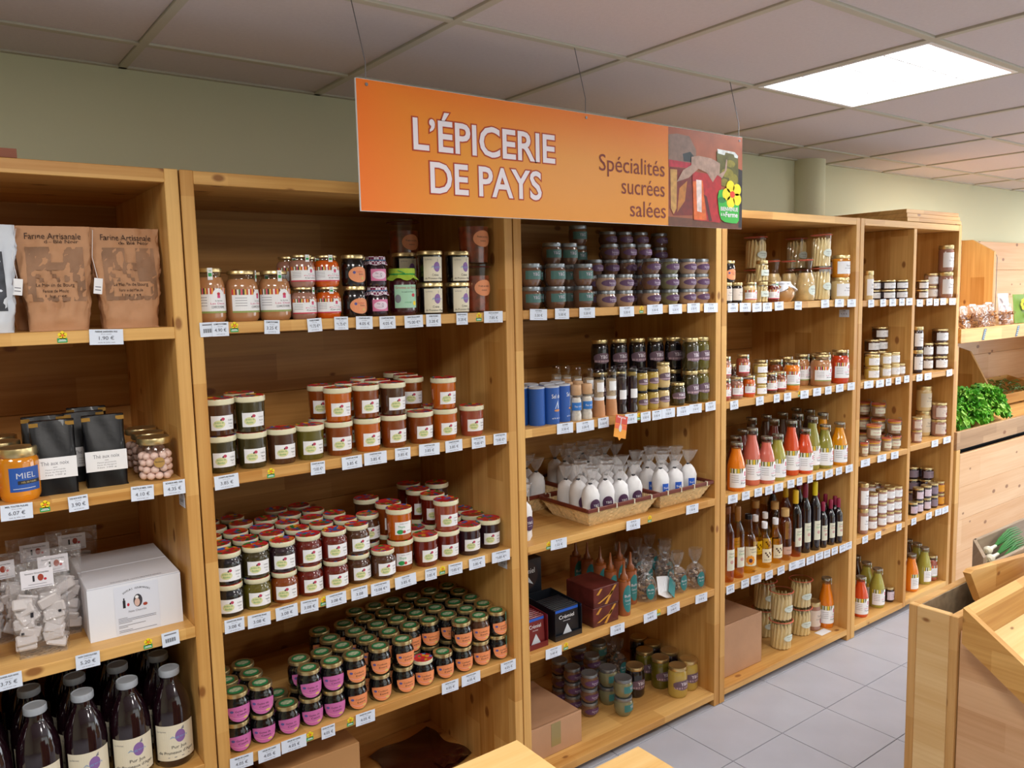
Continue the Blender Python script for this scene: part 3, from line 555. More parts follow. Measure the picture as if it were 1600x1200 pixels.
def mill(v,h=.165,r=.0195):
    k=v[0]; o=empty('spice_mill'); c={'tan':'#B9A488','purple':'#5C3450'}[k]
    b=MB()
    if k=='tan':
        b.lathe([(0,0),(r*1.12,0),(r*1.0,h*.26),(r*.9,h*.36)],mat('grinder_wood2','#C48C5E',.5,var=.1,vscale=40),18); b.obj('wooden_base',o)
        b=MB(); b.lathe([(r*.92,h*.355),(r*.96,h*.42),(0,h*.42)],WHITE,18); b.obj('collar',o)
    else: b.lathe([(0,0),(r,0),(r,h*.1),(r*.85,h*.2),(r,h*.3)],mat('content_'+k,c,.35,coat=.5,var=.4,vscale=150),18); b.obj('base_fill',o)
    z0=h*.42 if k=='tan' else h*.29
    b=MB(); b.lathe([(0,z0),(r*.88,z0),(r*.85,h*.5),(r*.95,h*.56),(r*.95,h*.78),(0,h*.80)],mat('content_'+k,c,.35,coat=.5,var=.4,vscale=150),18); b.obj('contents',o)
    b=MB(); b.lathe([(r*.97,h*.76),(r*.97,h*.93),(r*.8,h),(0,h)],GL,18); b.obj('glass_top',o)
    p=Print(r*.98,zc=h*(.64 if k=='tan' else .42)); p.rect(-.012,.016,-h*.10,h*.10,WHITE); p.layer=1
    for q in range(5): p.rect(-.008,.012,h*(.06-.03*q),h*(.068-.03*q),INKG,1)
    p.obj('label',o); return o
def asparagus(v):
    h,r,shape=v; o=empty('asparagus_jar'); AS=mat('asparagus_white','#EED9A4',.35,coat=.5,var=.12,vscale=30)
    if shape=='carafe': pr=[(0,0),(r*.9,0),(r,.012),(r,h*.35),(r*.88,h*.55),(r*.62,h*.72),(r*.62,h*.8),(r*.74,h*.97)]
    else: pr=[(0,0),(r*.84,0),(r*.88,.006),(r*.99,h*.955)]
    b=MB(); b.lathe(pr,GL,28); b.obj('glass',o)
    if shape=='carafe':
        b=MB(); b.lathe([(0,.003),(r*.88,.003),(r*.97,.012),(r*.97,h*.35),(r*.85,h*.55),(r*.66,h*.66),(0,h*.67)],mat('content_palebeans','#C9A970',.3,coat=.5,var=.2,vscale=50),26); b.obj('contents',o)
    else:
        b=MB(); n=11
        for ring,(rr,cnt) in enumerate(((r*.73,15),(r*.40,7))):
            for i in range(cnt):
                a=2*PI*i/cnt+ring; l=h*(.80+.08*random.random()); t=a+.25; q=r*.165
                b.tube([(rr*math.cos(a),rr*math.sin(a),.004),(rr*math.cos(t)*1.02,rr*math.sin(t)*1.02,l*.85),(rr*math.cos(t)*1.02,rr*math.sin(t)*1.02,l)],[q,q*.92,q*.4],AS,7)
        o2=b.obj('asparagus_spears',o); o2['kind']='stuff'
        b=MB(); b.lathe([(0,.0035),(r*.78,.0035),(r*.8,h*.7),(0,h*.7)],mat('asparagus_brine','#DCC284',.5),20); b.obj('brine',o)
    b=MB(); R=r*(.74 if shape=='carafe' else .99); b.lathe([(R,h*.945),(R*1.09,h*.957),(R,h*.97)],mat('rubber_orange','#D0604A',.5),26); b.obj('rubber_ring',o)
    b=MB(); b.lathe([(0,h*.96),(R*.8,h*.96),(R*.98,h*.975),(R*1.02,h),(R*.85,h*.99),(0,h*.985)],GLD,26); b.obj('glass_lid',o)
    p=Print(r*(.985 if shape=='carafe' else .95),zc=h*(.25 if shape=='carafe' else .42)); p.ell(.004,0,r*.62,h*.115,mat('label_mint_pale','#D6E2DA',.5)); p.layer=1; p.text('Asperges',.004,.003,h*.03,INK,w=r*.7); p.text('blanches',.004,-.006,h*.022,INKG,w=r*.4); p.obj('label',o); return o
def smallasp(v,h=.086,r=.027):
    o=empty('asparagus_jar'); b=MB(); AS=mat('asparagus_white','#DCC58C',.35,coat=.5)
    for i in range(9):
        a=2*PI*i/9; b.tube([(r*.7*math.cos(a),r*.7*math.sin(a),.004),(r*.72*math.cos(a+.5),r*.72*math.sin(a+.5),h*.78)],[r*.24,r*.2],AS,6)
    s=b.obj('asparagus_tips',o); s['kind']='stuff'; b=MB(); b.lathe([(0,0),(r*.9,0),(r,.006),(r,h*.72),(r*.82,h*.84)],GL,20); b.obj('glass',o); lid(o,r*.88,h*.84,h,GOLD)
    p=Print(r,zc=h*.42); p.rect(-.024,.024,-.012,.012,mat('label_mint_pale','#D6E2DA',.5)); p.layer=1; p.text('Asperges',0,-.002,.005,INK,w=.028); p.obj('label',o); return o
def whitejar(v):                                                              # straight jar with plain white label, gold lid
    c,h,r=v[0],v[1],v[2]; lc=v[3] if len(v)>3 else None; o=empty('preserve_jar'); b=MB(); b.lathe([(0,0),(r*.88,0),(r*.96,.005),(r,.011),(r,h*.78),(r*.92,h*.85)],jam(c),22); b.obj('jar_body',o); lid(o,r*1.0,h*.85,h,GOLD)
    m=WHITE if lc is None else mat('label_'+lc.strip('#'),lc,.5); w=r*2.3; p=Print(r,zc=h*.44); p.rect(-w/2,w/2,-h*.28,h*.28,m); p.layer=1
    p.text('Terrine',w*.12,h*.05,h*.07,INK,w=w*.4); p.text('de campagne',w*.1,-h*.05,h*.055,INKG,w=w*.5); p.rect(-w*.3,w*.4,-h*.16,-h*.15,INKG,3)
    if lc=='#D9C9D6' or lc=='#D8C8BC': p.ell(w*.25,-h*.1,w*.13,h*.1,mat('print_burgundy','#8A2038',.5))
    p.obj('label',o); return o
def bottle_soup(v):
    c,big=v; h,r=((.243,.036) if big else (.200,.037)); o=empty('soup_bottle'); b=MB()
    pr=[(0,0),(r*.9,0),(r,.008),(r,h*.42),(r*.97,h*.52),(r*.80,h*.66),(r*.56,h*.80),(r*.52,h*.88)]
    b.lathe(pr,mat('content_'+c,JC[c],.14,coat=.9),24); b.obj('contents',o)
    b=MB(); b.lathe([(r*.53,h*.87),(r*.55,h*.955)],GLD,20); b.obj('neck_glass',o); lid(o,r*.63,h*.95,h,mat('cap_pewter','#A8A498',.25,metal=.8))
    label_C(o,r,h*.28,r*2.9,h*.40 if not big else h*.36,('velouté','Potiron' if c in('souporange','soupyel') else 'Tomate'),hot=False,band=None); seal(o,r*.62,h*.995,.012,l=.030,w=.009); return o
def juice(v,h=.245,r=.047):
    o=empty('juice_bottle'); b=MB(); b.lathe([(0,0),(r*.9,0),(r,.010),(r,h*.52),(r*.97,h*.60),(r*.80,h*.72),(r*.52,h*.84),(r*.42,h*.88),(r*.42,h*.95)],mat('content_plumjuice','#1C0A12',.10,coat=1),28); b.obj('bottle_body',o)
    lid(o,r*.53,h*.93,h,GREYCAP); p=Print(r,zc=h*.27); w,hh=.104,.092; CR=mat('label_cream','#E4DDC6',.6); p.rect(-w/2,w/2,-hh/2,hh/2,CR); p.layer=1; PL=mat('print_plum','#8A66A8',.6); p.ell(w*.10,hh*.17,.0125,.0165,PL); p.layer=2
    p.text('Agen',w*.06,hh*.13,.006,mat('print_blue_pale','#7AA0C8',.6),w=w*.4); p.strip(w*.13,w*.19,lambda x:hh*.34,lambda x:hh*.36+(x-w*.13)*1.2,INKG,2); p.text('Pur Jus',w*.06,-hh*.16,.008,INK,w=w*.34); p.text("de Pruneaux d'Agen",0,-hh*.31,.0075,INK,w=w*.84); p.text('La ferme',-w*.33,hh*.32,.004,INKG,w=w*.22); p.rect(-w*.2,w*.3,-hh*.42,-hh*.40,INKG,3); p.obj('label',o); return o
def winebottle(v):
    kind=v[0]
    P=dict(red=(.318,.026,'wine','#7A1A34',.40),white=(.318,.026,'winedark','#D8C21A',.42),rose=(.300,.028,'rose','#D8B01A',.46),half=(.213,.0205,'wine','#8A1A3C',.42),amber=(.315,.029,'amberliq','#6A3A18',.38),slim=(.302,.028,'amberliq','#8A5A20',.42))
    h,r,c,cap,lz=P[kind]; JC['amberliq']='#94560C'
    o=empty('wine_bottle'); b=MB(); b.lathe([(0,0),(r*.92,0),(r,.006),(r,h*.60),(r*.93,h*.67),(r*.55,h*.75),(r*.42,h*.79),(r*.40,h*.93)],(glass('wine_amber_glass',(.90,.66,.24),1.3) if c=='amberliq' else (glass('wine_rose_glass',(.85,.56,.34),1.3) if c=='rose' else mat('content_'+c,JC[c],.08,coat=1))),22); b.obj('bottle_body',o)
    b=MB(); b.lathe([(r*.43,h*.80 if kind!='amber' else h*.9),(r*.46,h*.82 if kind!='amber' else h*.91),(r*.47,h*.985),(r*.4,h),(0,h)],mat('capsule_'+cap.strip('#'),cap,.4),16); b.obj('capsule',o)
    p=Print(r,zc=h*(.30 if kind!='half' else .33)); w,hh=.042,h*(.28 if kind!='half' else .33); w=min(w,r*1.9); p.rect(-w/2,w/2,-hh/2,hh/2,mat('label_ivory','#DCDCC8',.55)); p.layer=1
    p.text('Côtes de',0,hh*.28,.006,INK,w=w*.6); p.text('Duras',0,hh*.12,.008,RED if kind=='half' else GREENP,w=w*.6); p.ell(0,-hh*.1,w*.2,hh*.09,mat('print_soft','#C8A098',.6))
    for q in range(3): p.rect(-w*.35,w*.35,-hh*(.27+.07*q),-hh*(.26+.07*q),INKG,2)
    p.obj('label',o); return o
def oilbottle(v,h=.198,r=.030):
    k=v[0]; o=empty('oil_bottle'); GO=glass('oil_gold_glass',(.985,.87,.20),1.3)
    if k=='short': pr=[(0,0),(r*.92,0),(r,.006),(r,h*.50),(r*.9,h*.60),(r*.45,h*.72),(r*.36,h*.80)]
    elif k=='sun': h=.25; r=.033; pr=[(0,0),(r*.92,0),(r,.006),(r,h*.52),(r*.95,h*.58),(r*.7,h*.66)]
    else: h=.23; r=.028; pr=[(0,0),(r*.92,0),(r,.006),(r,h*.62),(r*.95,h*.72),(r*.8,h*.78),(r*.55,h*.84)]; GO=glass('vinegar_glass',(.90,.74,.50),1.3)
    b=MB(); b.lathe(pr,GO,22); b.obj('contents',o)
    if k=='short':
        b=MB(); b.lathe([(r*.36,h*.79),(r*.36,h*.90)],GL,16); b.obj('neck_glass',o); lid(o,r*.42,h*.86,h,WHITE,'cap')
        p=Print(r,zc=h*.28); p.rect(-.026,.026,-.03,.03,mat('label_cream2','#E2D8B8',.6)); p.layer=1
        for q in range(5): p.ell(-.012+.006*q,.012-.008*(q%3),.004,.0045,mat('print_walnut','#5A3A28',.6),8)
        p.text('Huile de noix',0,-.02,.005,INK,w=.036); p.obj('label',o)
    elif k=='sun':
        b=MB(); b.lathe([(r*.7,h*.655),(r*.45,h*.78),(r*.42,h*.93)],GL,18); b.obj('neck_glass',o); lid(o,r*.46,h*.92,h,BLK,'cap')
        p=Print(r,zc=h*.30); p.rect(-.028,.028,-.042,.042,mat('label_cream2','#E2D8B8',.6)); p.layer=1; p.text('Huile de',.006,.028,.007,INK,w=.03); p.text('Tournesol',.008,.016,.006,INK,w=.026)
        for q in range(9): p.ell(-.006+.014*math.cos(q*.7),-.016+.014*math.sin(q*.7),.006,.007,mat('print_sunflower','#EE9A20',.5),8)
        p.layer=2; p.ell(-.006,-.018,.008,.009,mat('print_seed','#5A3A48',.6)); p.obj('label',o)
    else:
        b=MB(); b.lathe([(r*.55,h*.83),(r*.55,h*.92)],GL,16); b.obj('neck_glass',o); b=MB(); b.lathe([(r*.5,h*.85),(r*.62,h*.855),(r*.62,h),(0,h)],mat('grinder_wood3','#C8A468',.5),18); b.obj('wooden_cap',o)
        p=Print(r,zc=h*.20); p.rect(-.026,.026,-.017,.017,mat('label_rosy','#C8A290',.6)); p.layer=1; p.text('Vinaigre',0,.0,.005,INK,w=.026); p.obj('label',o)
    return o
def clipjar(v):
    h,r=v[1],v[2]; o=empty('terrine_clip_jar'); b=MB(); b.lathe([(0,.002),(r*.86,.002),(r*.93,h*.66),(0,h*.68)],mat('content_'+v[0],JC[v[0]],.4,coat=.3,var=.15,vscale=60),20)
    b.obj('contents',o); b=MB(); b.lathe([(0,0),(r*.88,0),(r*.97,h*.2),(r*.97,h*.78)],GL,22); b.obj('glass',o)
    b=MB(); b.lathe([(r*.9,h*.67),(r*.95,h*.68),(r*.9,h*.75),(0,h*.75)],mat('fat_yellow','#D8A020',.4),20); b.obj('fat_layer',o)
    b=MB(); b.lathe([(r*.97,h*.77),(r*1.05,h*.80),(r*.97,h*.83)],mat('rubber_orange','#D0604A',.5),22); b.obj('rubber_ring',o)
    b=MB(); b.lathe([(0,h*.84),(r*1.02,h*.84),(r*1.02,h*.92),(r*.7,h),(0,h)],GL,22); b.obj('glass_lid',o)
    b=MB(); b.tube([(r*1.04,-.004,h*.5),(r*1.12,0,h*.8),(r*1.0,0,h*.97),(r*.6,0,h*1.0)],.0015,SILV); b.tube([(-r*1.04,0,h*.6),(-r*1.1,0,h*.8),(-r*.9,0,h*.97)],.0015,SILV); b.obj('wire_clip',o)
    p=Print(r*.975,zc=h*.38); p.rect(-r*.8,r*.8,-h*.17,h*.17,mat('label_ivory','#DCDCC8',.55)); p.layer=1; p.text('Foie gras',0,-.002,h*.09,RED,w=r*.8); p.obj('label',o); return o
def caramel(v,h=.20,r=.0245):
    o=empty('caramel_bottle'); CM=mat('caramel_plastic','#9A5632',.35,coat=.4); b=MB(); b.lathe([(0,0),(r*.95,0),(r,.004),(r,h*.62),(r*.9,h*.66)],CM,22); b.obj('bottle_body',o)
    b=MB(); b.lathe([(r*.96,h*.64),(r*.96,h*.66),(r*.6,h*.67),(r*.6,h*.73),(r*.3,h*.78),(r*.12,h)],mat('caramel_cap','#8A4A1E',.3,coat=.5),18); b.obj('nozzle_cap',o)
    p=Print(r,zc=h*.33); p.ell(.006,0,.021,h*.26,mat('label_teal','#2E7A7C',.5)); p.layer=1; PW=mat('print_pale2','#DAD2DC',.6); p.text('Bulle',.006,.006,.010,PW,w=.028,rot=0); p.text('Caramel',.006,-.010,.008,PW,w=.026); p.text('au beurre',.006,-.022,.004,PW,w=.02); p.obj('label',o); return o
def pouch(root,w,d,h,m,name='bag',seed=0,fan=.35,tie=.62,bump=.004,seg=26,sq=.6):
    rnd=random.Random(seed); ph=[rnd.random()*6 for _ in range(4)]
    def fn(p,a,i):
        c,s=math.cos(a),math.sin(a); k=(abs(c)**(2/sq)+abs(s)**(2/sq))**(-sq/2) if i<4 else 1
        zz=p.z/h; wob=bump*(math.sin(7*a+ph[0]+9*zz)+.7*math.sin(11*a+ph[1]-6*zz)); R=p.xy.length
        return Vector((R*c*k*w+wob*c*(R>0),R*s*k*d+wob*s*(R>0),p.z))
    b=MB(); b.lathe([(0,0),(.47,0),(.5,h*.04),(.5,h*.25),(.49,h*.42),(.36,h*.54),(.10,h*tie),(.10,h*(tie+.02)),(.3,h*.80),(fan,h*.98)],m,seg,fn=fn); return b.obj(name,root)
def cellobag(v):
    k=v[0]; seed=v[1]; o=empty('caramel_bag'); h,w,d=.165,.075,.060; rnd=random.Random(seed)
    pouch(o,w,d,h,CELLO,'cellophane',seed)
    b=MB(); cols=[mat('sweet_a','#8A6A54',.5),mat('sweet_b','#C9B49A',.5),mat('sweet_c','#5A4438',.5)]
    for i in range(46):
        a=rnd.random()*6.28; rr=.46*math.sqrt(rnd.random()); z=.008+rnd.random()*h*.40; T=Matrix.Translation((rr*w*math.cos(a)*.85,rr*d*math.sin(a)*.85,z))@Matrix.Rotation(rnd.random()*6,4,Vector((rnd.random(),rnd.random(),1)))
        b.box(-.006,.006,-.004,.004,-.003,.003,cols[i%3],T)
    s=b.obj('sweets',o); s['kind']='stuff'
    b=MB(); b.lathe([(.008,h*.61),(.009,h*.625),(.008,h*.64)],mat('tie_white','#D8DCE0',.4),12,T=Matrix.Diagonal((1,.8,1,1))); b.obj('tie',o)
    p=Print(.036,zc=h*.27,off=.004); p.ell(.006,0,.017,h*.19,mat('label_teal','#2E7A7C',.5)); p.layer=1; PW=mat('print_pale2','#DAD2DC',.6); p.text('Bulle',.006,.004,.008,PW,w=.024); p.text('de sel',.006,-.008,.006,PW,w=.018); p.obj('label',o); return o
def saltbag(v):
    k,seed,h=v; o=empty('salt_bag'); rnd=random.Random(seed); w,d=.060,.051
    SB=mat('salt_white','#E8E8EA',.55,bump=.3,bscale=60)
    ph=rnd.random()*6
    def fn(p,a,i): q=.0022*math.sin(4*a+ph+p.z*90)*(p.xy.length>.004); return Vector((p.x*w+q*math.cos(a),p.y*d+q*math.sin(a),p.z))
    b=MB(); b.lathe([(0,0),(.47,0),(.53,.008),(.54,h*.28),(.53,h*.50),(.46,h*.61),(.26,h*.68),(.12,h*.71),(0,h*.71)],SB,22,fn=fn); b.obj('salt_body',o)
    def fn2(p,a,i): q=1+.25*math.sin(5*a+ph)*(i>1); return Vector((p.x*q+ (.12*(p.z-h*.7) if i>1 else 0),p.y*q*.7,p.z))
    b=MB(); b.lathe([(.007,h*.70),(.006,h*.745),(.016,h*.84),(.027,h*1.0)],glass('bag_film',(.97,.97,.98),1.8,.15,.16,bump=.8),16,fn=fn2); b.obj('twisted_top',o)
    b=MB(); b.lathe([(.0065,h*.70),(.0078,h*.715),(.0065,h*.73)],INK,12); b.obj('tie',o)
    if k=='oval':
        p=Print(.033,zc=h*.33,off=.004); p.ell(.004,0,.019,.025,mat('label_dark_plum','#4A2A4C',.5)); p.layer=1; p.text('Y&G',.006,-.002,.009,WHITE,w=.02); p.text('sel fin',.006,-.010,.003,WHITE,w=.014); p.obj('label',o)
    elif k=='blue':
        p=Print(.033,zc=h*.30,off=.004); p.rect(-.004,.020,-.028,.028,mat('label_royal','#1E58C0',.5)); p.layer=1; p.text('Sel',.008,.008,.008,WHITE,w=.016); p.text('de Mer',.008,-.008,.006,WHITE,w=.019); p.obj('label',o)
    return o
def paperball(v,h=.085,r=.052):
    o=empty('paper_covered_jar'); b=MB(); b.lathe([(0,0),(r*.7,0),(r*.95,.02),(r,h*.5),(r*.85,h*.75),(r*.6,h*.86)],mat('content_rillettes','#B98850',.25,coat=.7,var=.1),26); b.obj('jar_body',o)
    def fn(p,a,i):
        k=[1,1,.4,0,0][i]; q=1+.16*k*math.sin(5*a+1)+.06*k*math.sin(11*a); return Vector((p.x*q,p.y*q,p.z+.010*k*math.sin(3*a+.5)))
    b=MB(); b.lathe([(r*1.03,h*.60),(r*.98,h*.68),(r*.70,h*.88),(r*.66,h*1.0),(0,h*1.02)],mat('paper_cover','#E2E6EE',.7,bump=.6,bscale=90),34,fn=fn); b.obj('paper_cover',o)
    p=MB(); p.lathe([(r*.72,h*.87),(r*.74,h*.885),(r*.72,h*.9)],INKG,20); p.obj('string',o); return o
def honey(v,h=.118,r=.041):
    c=v[0]; o=empty('honey_jar'); b=MB(); b.lathe([(0,0),(r*.86,0),(r*.97,.008),(r,.015),(r,h*.72),(r*.95,h*.79),(r*.85,h*.84)],mat('content_'+c,JC.get(c,'#D98818'),.08,coat=1,var=.25,vscale=9),28); b.obj('contents',o); lid(o,r*.95,h*.83,h,GOLD)
    p=Print(r,zc=h*.42); w=.064; p.rect(-w*.3,w*.7,-.026,.027,mat('label_blue_deep','#2454A8',.5) if c=='honey' else RED); p.layer=1; p.text('MIEL',w*.22,.003,.013,mat('print_palegold','#C8CCD8',.4),w=w*.6); p.rect(-w*.05,w*.7,-.010,-.002,INK); p.layer=2; p.text('MIEL DE FLEURS',w*.3,-.008,.004,GOLD,w=w*.5); p.rect(-w*.2,w*.5,-.020,-.019,WHITE); p.obj('label',o); return o
def candyjar(v,h=.105,r=.042):
    o=empty('sweets_jar'); CN=mat('sweet_pink_white','#E8C8BE',.45); ico=bmesh.new(); bmesh.ops.create_icosphere(ico,subdivisions=2,radius=1); ico.verts.index_update()
    b=MB(); b.add([v_.co*.0098 for v_ in ico.verts],[[q.index for q in f.verts] for f in ico.faces],CN,True); me=b.mesh('sweet'); ico.free()
    rnd=random.Random(3)
    for L_ in range(4):
        for i in range(9):
            a=2*PI*(i+.5*(L_%2))/9+rnd.uniform(-.08,.08); rr=r-.0125
            s=bpy.data.objects.new('sweet',me); COL.objects.link(s); s.parent=o; s.location=(rr*math.cos(a),rr*math.sin(a),.012+L_*.0165+rnd.uniform(-.002,.002)); s.scale=(1,1,rnd.uniform(.85,1))
    b=MB(); b.lathe([(0,0),(r*.85,0),(r*.98,.006),(r,.012),(r,h*.68),(r*.88,h*.80),(r*.80,h*.86)],GL,28); b.obj('glass',o); lid(o,r*.92,h*.85,h,GOLD)
    p=Print(r,zc=h*.45,off=.001); p.ell(.004,0,.0125,.0125,mat('sticker_gold','#B08A48',.4)); p.layer=1; p.text('Bonbons',.004,0,.004,INK,w=.018); p.obj('label',o); return o
def teabag(v,h=.168,w=.088,d=.062):
    o=empty('tea_bag'); BB=mat('bag_black_foil','#08090E',.42,coat=.12,spec=.35,bump=.2,bscale=30); b=MB()
    def fn(u,t):
        # front/back shell around a gusseted block that flattens to a seam
        a=u*2*PI; c,s=math.cos(a),math.sin(a); k=(abs(c)**6+abs(s)**6)**(-1/6); dd=d*(1-.72*max(0,(t-.45)/.55)); q=.0012*math.sin(9*t+5*a)
        return (c*k*(w/2-.0*t)+q*c,s*k*dd/2+q*s,h*t)
    b.grid(fn,40,14,BB); b.box(-w/2,w/2,-d/2+.002,d/2-.002,0,.002,BB); b.box(-w/2+.001,w/2-.001,-d*.13,d*.13,h-.004,h,BB); b.obj('foil_bag',o)
    for sx_ in (-1,1):
        b=MB(); x=sx_*(w/2-.008); b.box(x-.009,x+.009,-d*.16-.001,d*.16+.001,h-.013,h-.004,mat('clip_gold','#C89A50',.3,metal=.8)); b.obj('clip',o)
    p=Print(None,y=-d/2-.001,zc=.062); p.rect(-.044,.044,-.024,.024,WHITE); p.layer=1; p.text('Thé aux noix',.0,.007,.009,INKG,w=.056); p.rect(-.004,.004,.001,.002,INKG)
    for q in range(3): p.text(['Maison gourmande','Noix du Périgord','Net 100 g'][q],.0,-.005-.006*q,.003,INKG,w=.04)
    p.obj('label',o); return o
def flour(v,h=.235,w=.150,d=.080):
    k,seed=v; o=empty('flour_bag'); rnd=random.Random(seed); off=Vector((rnd.random()*9,rnd.random()*9,0))
    PB=mat('kraft_paper','#BE8E68',.7,bump=.5,bscale=26,var=.06,vscale=12) if k=='kraft' else mat('bag_paper_white','#D3DBE6',.6,bump=.3,bscale=30)
    def sh(u,t):
        a=u*2*PI; c,s=math.cos(a),math.sin(a); k_=(abs(c)**4.5+abs(s)**4.5)**(-1/4.5)
        ww=(w*.80+w*.24*min(1,t/.8))/2; dd=d*(.9 if t<.04 else 1)*(1-.86*max(0,(t-.42)/.58)**.9)/2
        n=noise.noise(Vector((c*2.2,s*2.2,t*4))+off)*.006+noise.noise(Vector((c*5,s*5,t*9))+off)*.003-abs(noise.noise(Vector((c*4.5+t*3,s*4.5,t*6-c*3))+off*2))*.014; e=min(1,t*6)*(1-.4*(t>.9))
        return Vector((c*k_*ww+n*c*e,s*k_*dd+n*s*e*1.3,h*t))
    b=MB(); b.grid(sh,56,26,PB); b.box(-w*.38,w*.38,-d*.4,d*.4,0,.002,PB); b.obj('paper_bag',o,sharp=80)
    # print follows the crumpled front: sample the surface
    PR=mat('bag_print_grey','#9A755A',.75,var=.32,vscale=14) if k=='kraft' else mat('bag_print_dark','#4A4E58',.7,var=.6,vscale=26); PRD=mat('bag_print_ink','#3C2C28',.75)
    def surf(x,z,lift):
        t=z/h; ww=(w*.80+w*.24*min(1,t/.8))/2; x=max(-.93,min(.93,x/ww))*ww
        lo,hi=.5,1.0   # angle search on the front half
        best=None
        for i in range(41):
            u=.5+.5*i/40; q=sh(u,t); e=abs(q.x-x)
            if best is None or e<best[0]: best=(e,q)
        return Vector((x,best[1].y-lift,z))
    if k=='kraft':
        p=MB(); x0,x1,z0,z1=-w*.36,w*.40,h*.28,h*.80
        vs=[];n=14
        for j in range(n+1):
            for i in range(n+1): vs.append(surf(x0+(x1-x0)*i/n,z0+(z1-z0)*j/n,.0012))
        fs=[(j*(n+1)+i,j*(n+1)+i+1,(j+1)*(n+1)+i+1,(j+1)*(n+1)+i) for j in range(n) for i in range(n) if not ((2<=i<=11 and 1<=j<=4) or (2<=i<=8 and 5<=j<=7 and (i+j)%4) or (j>=10 and 6<=i<=8))]
        p.add(vs,fs,PR,True); p.obj('printed_picture',o,fix=False)
        p=MB()
        for t_,x,z,hh,ww_ in (('Farine Artisanale',.002,h*.875,.014,w*.74),('de Blé Noir',.018,h*.835,.008,w*.45),('Le Moulin de Bourg',0.0,h*.42,.008,w*.5),('Farine de Meule',.0,h*.365,.007,w*.34),('1 kg net',.0,h*.32,.006,w*.28)):
            vs,fs=text2d(t_); a=min(q[0] for q in vs); bb=max(q[0] for q in vs); kx=ww_/(bb-a); kz=hh/.72
            p.add([surf(x+(q[0]-(a+bb)/2)*kx,z+q[1]*kz,.0022) for q in vs],fs,PRD)
        p.obj('print',o,fix=False)
    else:
        p=MB(); n=10; x0,x1,z0,z1=-w*.30,w*.33,h*.2,h*.75; vs=[surf(x0+(x1-x0)*i/n,z0+(z1-z0)*j/n,.0012) for j in range(n+1) for i in range(n+1)]
        p.add(vs,[(j*(n+1)+i,j*(n+1)+i+1,(j+1)*(n+1)+i+1,(j+1)*(n+1)+i) for j in range(n) for i in range(n)],PR,True); p.obj('printed_picture',o,fix=False)
    b=MB(); sx_=-w*.52; b.tube([(sx_+.01,-d*.12,h*.97),(sx_-.0,-d*.45,h*.7),(sx_+.006,-d*.55,h*.5)],.0006,WHITE,5); b.obj('string',o)
    b=MB(); T=Matrix.Translation((sx_+.006,-d*.56,h*.42))@Matrix.Rotation(.12,4,'Y'); b.box(-.009,.009,-.0006,.0006,-.018,.018,WHITE,T,bev=.0004); b.box(-.006,.006,-.0009,-.0007,-.010,-.008,INKG,T); b.box(-.006,.006,-.0009,-.0007,-.003,-.001,INKG,T); b.obj('paper_tag',o); return o
def snackbag(v):
    k,seed,h,w=v; o=empty('biscuit_bag'); rnd=random.Random(seed); d=.07
    def sh(u,t):
        a=u*2*PI; c,s=math.cos(a),math.sin(a); k_=(abs(c)**4+abs(s)**4)**(-1/4); dd=d*(1-.93*max(0,(t-.35)/.65)**.8)/2; q=.003*math.sin(8*a+6*t+seed)
        return Vector((c*k_*w/2*(.86+.14*t)+q*c,s*k_*dd+q*s*.6,h*t))
    b=MB(); b.grid(sh,40,18,CELLO); b.box(-w*.4,w*.4,-d*.4,d*.4,0,.001,CELLO); b.obj('cellophane',o)
    if k=='packet':
        PM=mat('packet_paper','#C6C0C0',.45,bump=.3,bscale=60)
        b=MB(); b.box(-.021,.021,-.004,.004,-.0125,.0125,PM,bev=.003); me=b.mesh('packet')
        n=0
        for L_ in range(7):
            for i in range(4):
                s=bpy.data.objects.new('packet',me); COL.objects.link(s); s.parent=o; x=(-.5+.34*(i%2)*2+.0)*w*.42*(1) if False else (w*(.22 if i%2 else -.22)); y=(-.022 if i<2 else .014)
                s.location=(x+rnd.uniform(-.008,.008),y+rnd.uniform(-.002,.004),.028+L_*h*.075+rnd.uniform(-.002,.002)); s.rotation_euler=(rnd.uniform(-.5,.3),rnd.uniform(-.5,.5),rnd.uniform(-.3,.3))
        p=Print(None,y=-.031,zc=0,step=.0004)
        for i in range(4): x,z=rnd.uniform(-w*.35,w*.35),rnd.uniform(.04,h*.5); p.rect(x-.003,x+.003,z-.003,z+.003,INK)
        p.obj('date_stamps',o)
    else:
        b=MB(); CK=[mat('cookie_a','#9A6230',.7),mat('cookie_b','#7A4620',.7),mat('cookie_c','#BC8444',.7)]
        for i in range(90):
            T=Matrix.Translation((rnd.uniform(-.40,.40)*w,rnd.uniform(-.38,.30)*d,.012+rnd.random()*h*(.45 if k=='cookie' else .62)))@Matrix.Rotation(rnd.random()*6,4,Vector((rnd.random(),rnd.random(),rnd.random()+.1)))
            b.lathe([(.009,-.003),(.011,0),(.009,.003)],CK[i%3],7,T)
        s=b.obj('cookie_pieces',o); s['kind']='stuff'
    if k in('packet','cookie'):
        p=Print(None,y=-.014,zc=h*.83,step=.0004); p.rect(-w*.27,w*.27,-.022,.022,mat('label_white_card','#E4E2EA',.6)); p.layer=1; p.text('Saveurs Gourmandes',0,.012,.004,INK,w=w*.4); p.rect(-.009,-.005,-.006,.008,INK); p.ell(.007,.002,.006,.008,mat('print_rust','#A0402C',.6)); p.ell(.016,-.003,.003,.003,RED,8); p.rect(-w*.15,w*.15,-.013,-.012,INKG); p.rect(-w*.24,w*.24,-.019,-.018,INKG); p.obj('label',o)
    return o
